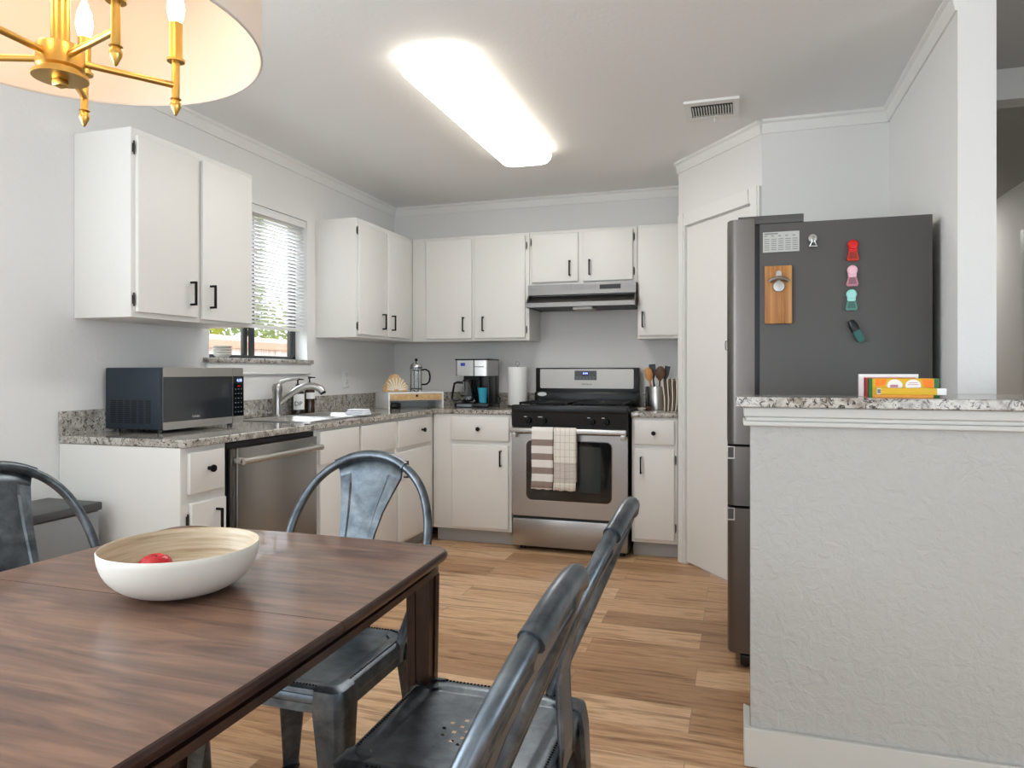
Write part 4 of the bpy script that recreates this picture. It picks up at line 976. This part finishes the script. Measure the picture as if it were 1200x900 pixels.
def clip_y(poly, lo, hi):
    def cl(poly, y, keep_gt):
        out = []
        for i in range(len(poly)):
            a, c = poly[i-1], poly[i]; ia = (a[1] >= y) == keep_gt; ic = (c[1] >= y) == keep_gt
            if ia != ic: f = (y-a[1])/(c[1]-a[1]); out.append((a[0]+(c[0]-a[0])*f, y))
            if ic: out.append(c)
        return out
    return cl(cl(poly, lo, True), hi, False)
def slabstack(poly_fn, lo, hi):
    b = BM(); prof = [(.012, TZ-.024), (.003, TZ-.02), (0, TZ-.013), (0, TZ-.008), (.003, TZ-.002), (.006, TZ)]
    rings = []
    for ins, z in prof: rings.append([b.verts.new((x, y, z)) for x, y in clip_y(outline(ins), lo, hi)])
    n = min(len(r) for r in rings)
    if all(len(r) == n for r in rings):
        for a, c in zip(rings, rings[1:]): bridge(b, a, c, 1)
        b.faces.new(rings[0][::-1]).material_index = 1; b.faces.new(rings[-1])
    return b
for nm, lo, hi in (('tabletop', -4.0, 0), ('extension_leaf', -4.499, -4.0015), ('tabletop', -9, -4.5005)):
    obj(nm, slabstack(None, lo, hi), [M_table, M_tedge], tt, ang=25)
b = BM()
for y0 in (-4.0007, -4.4997): bx(b, TX-.41, TX+.41, y0-.0006, y0+.0006, TZ-.022, TZ-.001)
obj('leaf_seam', b, M_seam, tt, smooth=False)
b = BM()
for ins, z0, z1 in ((.035, TZ-.036, TZ-.0245), (.016, TZ-.05, TZ-.036), (.022, TZ-.054, TZ-.05)):
    o1 = clip_y(outline(ins), -9, 0); o2 = outline(ins+.02)
    prism(b, o1, z0, z1, holes=[o2])
obj('apron', b, M_tedge, tt, ang=30)
for sx, sy in ((1, 1), (-1, 1), (1, -1), (-1, -1)):
    b = BM(); lx, ly = TX+sx*.352, TY+sy*.712
    rr = []
    for z, h in ((TZ-.055, .029), (.60, .028), (0, .02)):
        g = h*.28; q = h*.14
        sec = [(-h, -h), (-g, -h), (-g, -h+q), (g, -h+q), (g, -h), (h, -h), (h, -g), (h-q, -g), (h-q, g), (h, g), (h, h), (g, h), (g, h-q), (-g, h-q), (-g, h), (-h, h), (-h, g), (-h+q, g), (-h+q, -g), (-h, -g)]
        rr.append([b.verts.new((lx+x, ly+y, z)) for x, y in sec])
    bridge(b, rr[0], rr[1]); bridge(b, rr[1], rr[2]); b.faces.new(rr[-1]); b.faces.new(rr[0][::-1])
    obj('leg', b, M_tleg, tt, smooth=False)

# bowl and apple
def bowl_in():
    m = mat('spun_bamboo', (200, 184, 160), .45); v = coords(m, (.5, .5, 14))
    g = noise(m, v, 8, 5, .65, .2); c = ramp(m, g, [(.3, (150, 128, 100)), (.45, (186, 168, 140)), (.6, (204, 190, 166)), (.75, (176, 156, 128))]); L(m, c, bsdf(m).inputs['Base Color']); return m
bw = thing('fruit_bowl', 'wide white bowl with a bamboo interior on the dining table', 'bowl', (1.571, -3.942, TZ))
b = BM()
BO = [(0, .002)]+[(.048+.095*math.sin(PI/2*k/14)**.95, .0+.086*(1-math.cos(PI/2*k/14))**1.05) for k in range(15)]
BI = [(.1415, .088), (.139, .0865)]+[(.046+.0925*math.sin(PI/2*k/14)**.95, .006+.079*(1-math.cos(PI/2*k/14))**1.05) for k in range(13, -1, -1)]+[(0, .006)]
lathe(b, BO, (1.571, -3.942, TZ+.0005), 72); lathe(b, [(.143, .086)]+BI[:1], (1.571, -3.942, TZ+.0005), 72); lathe(b, BI, (1.571, -3.942, TZ+.0005), 72, mi=1)
bmesh.ops.remove_doubles(b, verts=b.verts, dist=.0001)
obj('bowl_shell', b, [M_bowl, bowl_in()], bw, ang=80)
ap = thing('apple', 'red apple lying in the fruit bowl', 'apple', (1.535, -3.968, TZ+.009))
b = BM(); lathe(b, [(0, .004), (.01, 0), (.02, .004), (.029, .014), (.0345, .029), (.035, .04), (.031, .052), (.024, .0605), (.015, .064), (.008, .062), (.003, .057), (0, .055)], (0, 0, 0), 28, M=T(1.535, -3.968, TZ+.009) @ Matrix.Diagonal((.92, .92, .95, 1))); obj('flesh', b, M_apple, ap)
b = BM(); tube(b, [(1.535, -3.968, TZ+.058), (1.537, -3.968, TZ+.064), (1.54, -3.97, TZ+.07)], .0012, 6); obj('stem', b, M_wdk, ap)

# ------------------------------------------------------------------ metal chairs (local: seat centre at the origin, front towards +x)
def make_chair(label):
    t = thing('metal_chair', label, 'chair', group='metal dining chairs', local=True)
    SZ = .452
    def octo(hx, hy, c): return [(hx-c, hy), (hx, hy-c), (hx, -hy+c), (hx-c, -hy), (-hx+c, -hy), (-hx, -hy+c), (-hx, hy-c), (-hx+c, hy)]
    # seat: dished pan with rolled edge, perforated centre, fluted apron
    b = BM()
    G = 36; hx, hy, step = .15, .15, .3/36
    holes = set()
    for i, j in ((0, 6), (2, 5), (5, 3), (6, 0), (5, -3), (2, -5), (0, -6), (-2, -5), (-5, -3), (-6, 0), (-5, 3), (-2, 5), (3, 1), (0, 3), (-3, 1), (-2, -2), (2, -2), (0, 0)):
        holes.add((18+i*1, 18+j*1))
    g = [[b.verts.new((-hx+step*i, -hy+step*j, SZ-.006)) for j in range(G+1)] for i in range(G+1)]
    for i in range(G):
        for j in range(G):
            if (i, j) in holes: continue
            b.faces.new((g[i][j], g[i+1][j], g[i+1][j+1], g[i][j+1]))
    inner = [g[i][0] for i in range(G+1)]+[g[G][j] for j in range(1, G+1)]+[g[i][G] for i in range(G-1, -1, -1)]+[g[0][j] for j in range(G-1, 0, -1)]
    def along(poly, m):
        # resample polygon to follow the inner loop by angle
        out = []
        n = len(poly)
        for v in m:
            a = Vector((v.co.x, v.co.y)); best = None
            for k in range(n):
                p, q = Vector(poly[k]), Vector(poly[(k+1) % n]); e = q-p; den = a.x*e.y-a.y*e.x
                if abs(den) < 1e-9: continue
                tt_ = (p.x*e.y-p.y*e.x)/den; uu = (p.x*a.y-p.y*a.x)/den
                if tt_ > 0 and -1e-6 <= uu <= 1+1e-6: best = a*tt_
            out.append(best)
        return out
    prev = inner
    for s, z in ((octo(.158, .158, .03), SZ), (octo(.183, .187, .035), SZ+.001), (octo(.192, .196, .037), SZ-.004), (octo(.195, .199, .038), SZ-.014), (octo(.188, .192, .037), SZ-.02), (octo(.192, .196, .038), SZ-.028), (octo(.192, .196, .038), SZ-.036), (octo(.188, .192, .037), SZ-.04), (octo(.191, .195, .038), SZ-.058), (octo(.188, .192, .038), SZ-.058)):
        cur = [b.verts.new((q.x, q.y, z)) for q in along(s, inner)]
        bridge(b, prev, cur); prev = cur
    sp = obj('seat', b, M_gun, t, ang=40)
    # stitched bead line round the seat
    b = BM(); P = octo(.181, .185, .036); per = []
    for k in range(8):
        p, q = Vector(P[k]), Vector(P[(k+1) % 8]); n = max(1, int((q-p).length/.0085))
        per += [p+(q-p)*(i/n) for i in range(n)]
    for q in per:
        lathe(b, [(.0032, 0), (.0026, .0018), (0, .0028)], (q.x, q.y, SZ+.0006), 6)
    obj('beading', b, M_black, sp, ang=None)
    # legs: tapered pressed-sheet legs, splayed outwards
    for sx in (1, -1):
        for sy in (1, -1):
            b = BM(); rr = []
            for z, ox, oy, w in ((SZ+.004, .158, .162, .026), (SZ-.004, .165, .169, .034), (.41, .168, .172, .037), (.36, .172, .176, .034), (.2, .186, .190, .025), (.03, .200, .204, .0165), (0.0, .202, .206, .0165)):
                rr.append([b.verts.new((sx*(ox+x), sy*(oy+y), z)) for x, y in ((-w, w*.7), (-w, w), (w*.35, w), (w*.8, w*.8), (w, w*.35), (w, -w), (w*.7, -w), (w*.5, -w*.2), (w*.1, w*.1), (-w*.2, w*.5))])
            for a, c in zip(rr, rr[1:]): bridge(b, a, c)
            b.faces.new(rr[0]); b.faces.new(rr[-1])
            lg = obj('leg', b, M_gun, t, ang=50)
            b = BM(); bx(b, sx*.202-.019, sx*.202+.019, sy*.206-.019, sy*.206+.019, .0, .012, .003); obj('foot_cap', b, M_blackp, lg)
    b = BM()
    for s in (1, -1): tube(b, [(.17, s*.17, .395), (0, 0, .375 if s > 0 else .385), (-.17, -s*.17, .395)], .0045, 8)
    obj('cross_brace', b, M_black, t)
    # hoop
    def hoop_x(z): return -.115-.2*max(0, (z-.45))/.46
    pts = []
    HP = [(.188, .40), (.196, .46), (.212, .54), (.222, .62), (.223, .69), (.212, .755), (.187, .815), (.15, .86), (.1, .893), (.05, .911), (0, .916)]
    # smooth by Catmull-Rom
    full = [(-s, z) for s, z in HP]+[(s, z) for s, z in HP[::-1][1:]]
    for i in range(len(full)-1):
        p0, p1, p2, p3 = full[max(i-1, 0)], full[i], full[i+1], full[min(i+2, len(full)-1)]
        for k in range(4):
            f = k/4; pts.append(tuple(.5*((2*p1[d])+(-p0[d]+p2[d])*f+(2*p0[d]-5*p1[d]+4*p2[d]-p3[d])*f*f+(-p0[d]+3*p1[d]-3*p2[d]+p3[d])*f**3) for d in (0, 1)))
    pts.append(full[-1])
    b = BM(); tube(b, [(hoop_x(z), s, z) for s, z in pts], .0125, 14); obj('back_hoop', b, M_gun, t, ang=60)
    # splat, folded over the hoop at the top
    b = BM(); rows = []
    SP = [(.408, .062, -.197), (.46, .054, -.197), (.52, .05, -.192), (.58, .049, -.19), (.64, .051, -.2), (.70, .057, -.222), (.76, .069, -.25), (.80, .080, -.268), (.84, .092, -.286), (.87, .102, -.3)]
    FR = (-1, -.97, -.66, -.6, -.3, 0, .3, .6, .66, .97, 1)
    def hoop_z(q):
        q = abs(q)
        for (s0, z0), (s1, z1) in zip(HP[:-1], HP[1:]):
            if s1 <= q <= s0: return z0+(z1-z0)*(s0-q)/(s0-s1)
        return .916
    for k, (z, hw, x) in enumerate(SP):
        r = []
        for f in FR:
            emb = -.0055 if (abs(f) <= .6 and 1 <= k <= 8) else 0.
            lip = -.005 if abs(f) == 1 else 0.
            dz = -(.915-hoop_z(f*.108))*max(0, (z-.76)/.15)
            r.append(b.verts.new((x+emb+lip, f*hw, z+dz)))
        rows.append(r)
    rows.append([b.verts.new((hoop_x(hoop_z(f*.108)), f*.108, hoop_z(f*.108))) for f in FR])
    for a, c in zip(rows, rows[1:]):
        for k in range(len(FR)-1): b.faces.new((a[k], a[k+1], c[k+1], c[k]))
    o = obj('back_splat', b, M_gun, t, ang=14); md = o.modifiers.new('s', 'SOLIDIFY'); md.thickness = .0022; md.offset = 0
    b = BM(); sl = [p for p in pts if abs(p[0]) <= .119 and p[1] > .8]
    tube(b, [(hoop_x(z)-.001, s, z) for s, z in sl], [.0155 if 0 < i < len(sl)-1 else .0165 for i in range(len(sl))], 14); obj('splat_sleeve', b, M_gun, o, ang=60)
    return t
def dup(root, loc, rz, label):
    r = root.copy(); col.objects.link(r); r.location = loc; r.rotation_euler = (0, 0, rz); r['label'] = label
    for chd in list(root.children):
        c = chd.copy(); col.objects.link(c); c.parent = r
        for g in list(chd.children):
            d = g.copy(); col.objects.link(d); d.parent = c
    return r
cA = make_chair('grey metal hoop-back chair at the far end of the table')
cA.location = (1.545, -3.465, 0); cA.rotation_euler = (0, 0, -PI/2)
dup(cA, (1.03, -3.69, 0), math.radians(0), 'grey metal hoop-back chair on the left side of the table beside the bin')
dup(cA, (2.078, -3.715, 0), PI, 'grey metal hoop-back chair on the right side, nearer the stove, perforated seat showing')
dup(cA, (2.078, -4.215, 0), PI, 'grey metal hoop-back chair on the right side, closest to the camera')

# ------------------------------------------------------------------ outside the window
b = BM(); bx(b, -16, -.14, -14, 10, -.35, -.25); struct('ground', b, mat('dry_lawn', (150, 156, 104), .9), smooth=False)
fe = thing('garden_fence', 'weathered pinkish wooden picket fence outside the kitchen window', 'fence', (-3.3, 0, -.25))
b = BM(); y = -5.0
while y < 7:
    bx(b, -3.31, -3.29, y, y+.135, -.25, 1.6+random.uniform(-.006, .006)); y += .142
M_fence = wood('weathered_cedar', (196, 168, 164), (218, 194, 190), (230, 210, 206), (4, 4, 1), .8); obj('pickets', b, M_fence, fe, smooth=False)
b = BM()
for z in (.1, .8, 1.45): bx(b, -3.29, -3.25, -5, 7, z, z+.09)
obj('rails', b, mat('fence_rail', (206, 150, 130), .8), fe, smooth=False)
def leafmat(name, c):
    m = translucent(name, c, .4, .7); return m
LM = [leafmat('leaf_yellow_green', (178, 178, 70)), leafmat('leaf_green', (96, 122, 62)), leafmat('leaf_pale', (150, 160, 96))]
def bush(x, y, z, r, h, n, m, lab, trunk, name='shrub'):
    t = thing(name, lab, 'shrub' if name == 'shrub' else 'tree', (x, y, -.25), group='plants beyond the fence')
    b = BM()
    for _ in range(n):
        a, e = random.uniform(0, 2*PI), math.asin(random.uniform(-1, 1)); q = random.uniform(.55, 1)
        c = Vector((x+r*q*math.cos(a)*math.cos(e), y+r*q*math.sin(a)*math.cos(e), z+h*q*math.sin(e)))
        u = Vector((random.gauss(0, 1), random.gauss(0, 1), random.gauss(0, 1))).normalized(); w_ = u.orthogonal().normalized(); s = random.uniform(.04, .09)
        b.faces.new([b.verts.new(c+u*s), b.verts.new(c+w_*s*.5), b.verts.new(c-u*s), b.verts.new(c-w_*s*.5)])
    obj('foliage', b, m, t, smooth=False)
    b = BM(); cyl(b, (x, y, -.25), (x, y, z), .09, .04, 8); 
    for k in range(5): cyl(b, (x, y, z-h*.4), (x+r*.7*math.cos(k*1.3), y+r*.7*math.sin(k*1.3), z+h*.4), .035, .01, 6)
    obj('trunk', b, mat('bark', (96, 80, 64), .9) if 'bark' not in MATS else MATS['bark'], t)
bush(-4.8, -.6, 1.75, 1.1, 1.1, 3000, LM[0], 'yellow-green shrub beyond the fence, left of the window mullion', 1)
bush(-4.7, 1.8, 1.75, 1.2, 1.1, 3000, LM[0], 'yellow-green shrub beyond the fence, right of the window mullion', 1)
bush(-5.8, 4.9, 1.7, 1.2, 1.2, 2200, LM[2], 'pale shrub beyond the far right of the fence', 1)
bush(-7.5, .8, 4.2, 2.2, 2.2, 3200, LM[1], 'green tree behind the shrubs, seen through the blind', 1, 'tree')
bush(-8.0, 6.2, 4.6, 2.0, 2.2, 2600, LM[2], 'pale green tree farther right through the blind', 1, 'tree')

# ------------------------------------------------------------------ light
def area(name, loc, rot, sx, sy, e, c=(1, 1, 1)):
    ld = bpy.data.lights.new(name, 'AREA'); ld.shape = 'RECTANGLE'; ld.size = sx; ld.size_y = sy; ld.energy = e; ld.color = c
    o = bpy.data.objects.new(name, ld); col.objects.link(o); o.location = loc; o.rotation_euler = rot; return o
UPT = math.radians(22)
DC = (.80, .90, 1)
area('daylight_back_window', (1.7, YB-.15, 1.35), (PI/2+UPT*1.8, 0, 0), 2.4, 1.7, 4, DC)
area('daylight_patio_door', (5.0, YB-.15, 1.1), (PI/2+UPT, 0, 0), 2.2, 2.0, 14, DC)
area('daylight_side_window', (XB+.15, -5.55, 1.4), (PI/2+UPT*2.2, 0, PI/2), 2.7, 1.6, 70, DC)
area('dining_window_fill', (-.2, -5.25, 1.45), (PI/2+UPT*2.3, 0, -PI/2), 1.9, 1.4, 104, DC)  # lamp added at the unseen dining window to light walls and ceiling
area('hall_fill', (3.95, 1.4, 2.42), (0, 0, 0), .3, .3, 7, (1, .97, .93))  # added lamp with no visible fixture, brightens the hall
area('side_yard_fill', (-1.5, -1.6, 3.9), (0, math.radians(-38), 0), 2.2, 3.0, 520, DC)  # lamp panel added outside, out of view, boosts light through the kitchen window
sl = bpy.data.lights.new('sun', 'SUN'); sl.energy = 2.2; sl.angle = .02; sl.color = (1, .96, .9)
so = bpy.data.objects.new('sun', sl); col.objects.link(so); so.rotation_euler = (math.radians(-35), math.radians(38), 0)
wd = bpy.data.worlds.new('world'); scn.world = wd; wd.use_nodes = True
bg_ = wd.node_tree.nodes['Background']; bg_.inputs[0].default_value = (.80, .90, 1, 1); bg_.inputs[1].default_value = 2.6

# ------------------------------------------------------------------ camera
cd = bpy.data.cameras.new('camera'); cam = bpy.data.objects.new('camera', cd); col.objects.link(cam)
cam.location = (2.589, -5.035, 1.17); cam.rotation_euler = (PI/2, 0, math.radians(17.744))
cd.sensor_width = 36; cd.lens = 823.877/1200*36; cd.shift_y = -15.3/1200; cd.clip_start = .02
scn.camera = cam
vs_ = scn.view_settings; vs_.view_transform = 'Standard'; vs_.look = 'None'; vs_.gamma = 1; vs_.exposure = .26; vs_.use_curve_mapping = False
scn.cycles.max_bounces = 8; scn.cycles.diffuse_bounces = 5; scn.cycles.sample_clamp_indirect = 6; scn.cycles.use_denoising = True
scn.cycles.caustics_reflective = False; scn.cycles.caustics_refractive = False
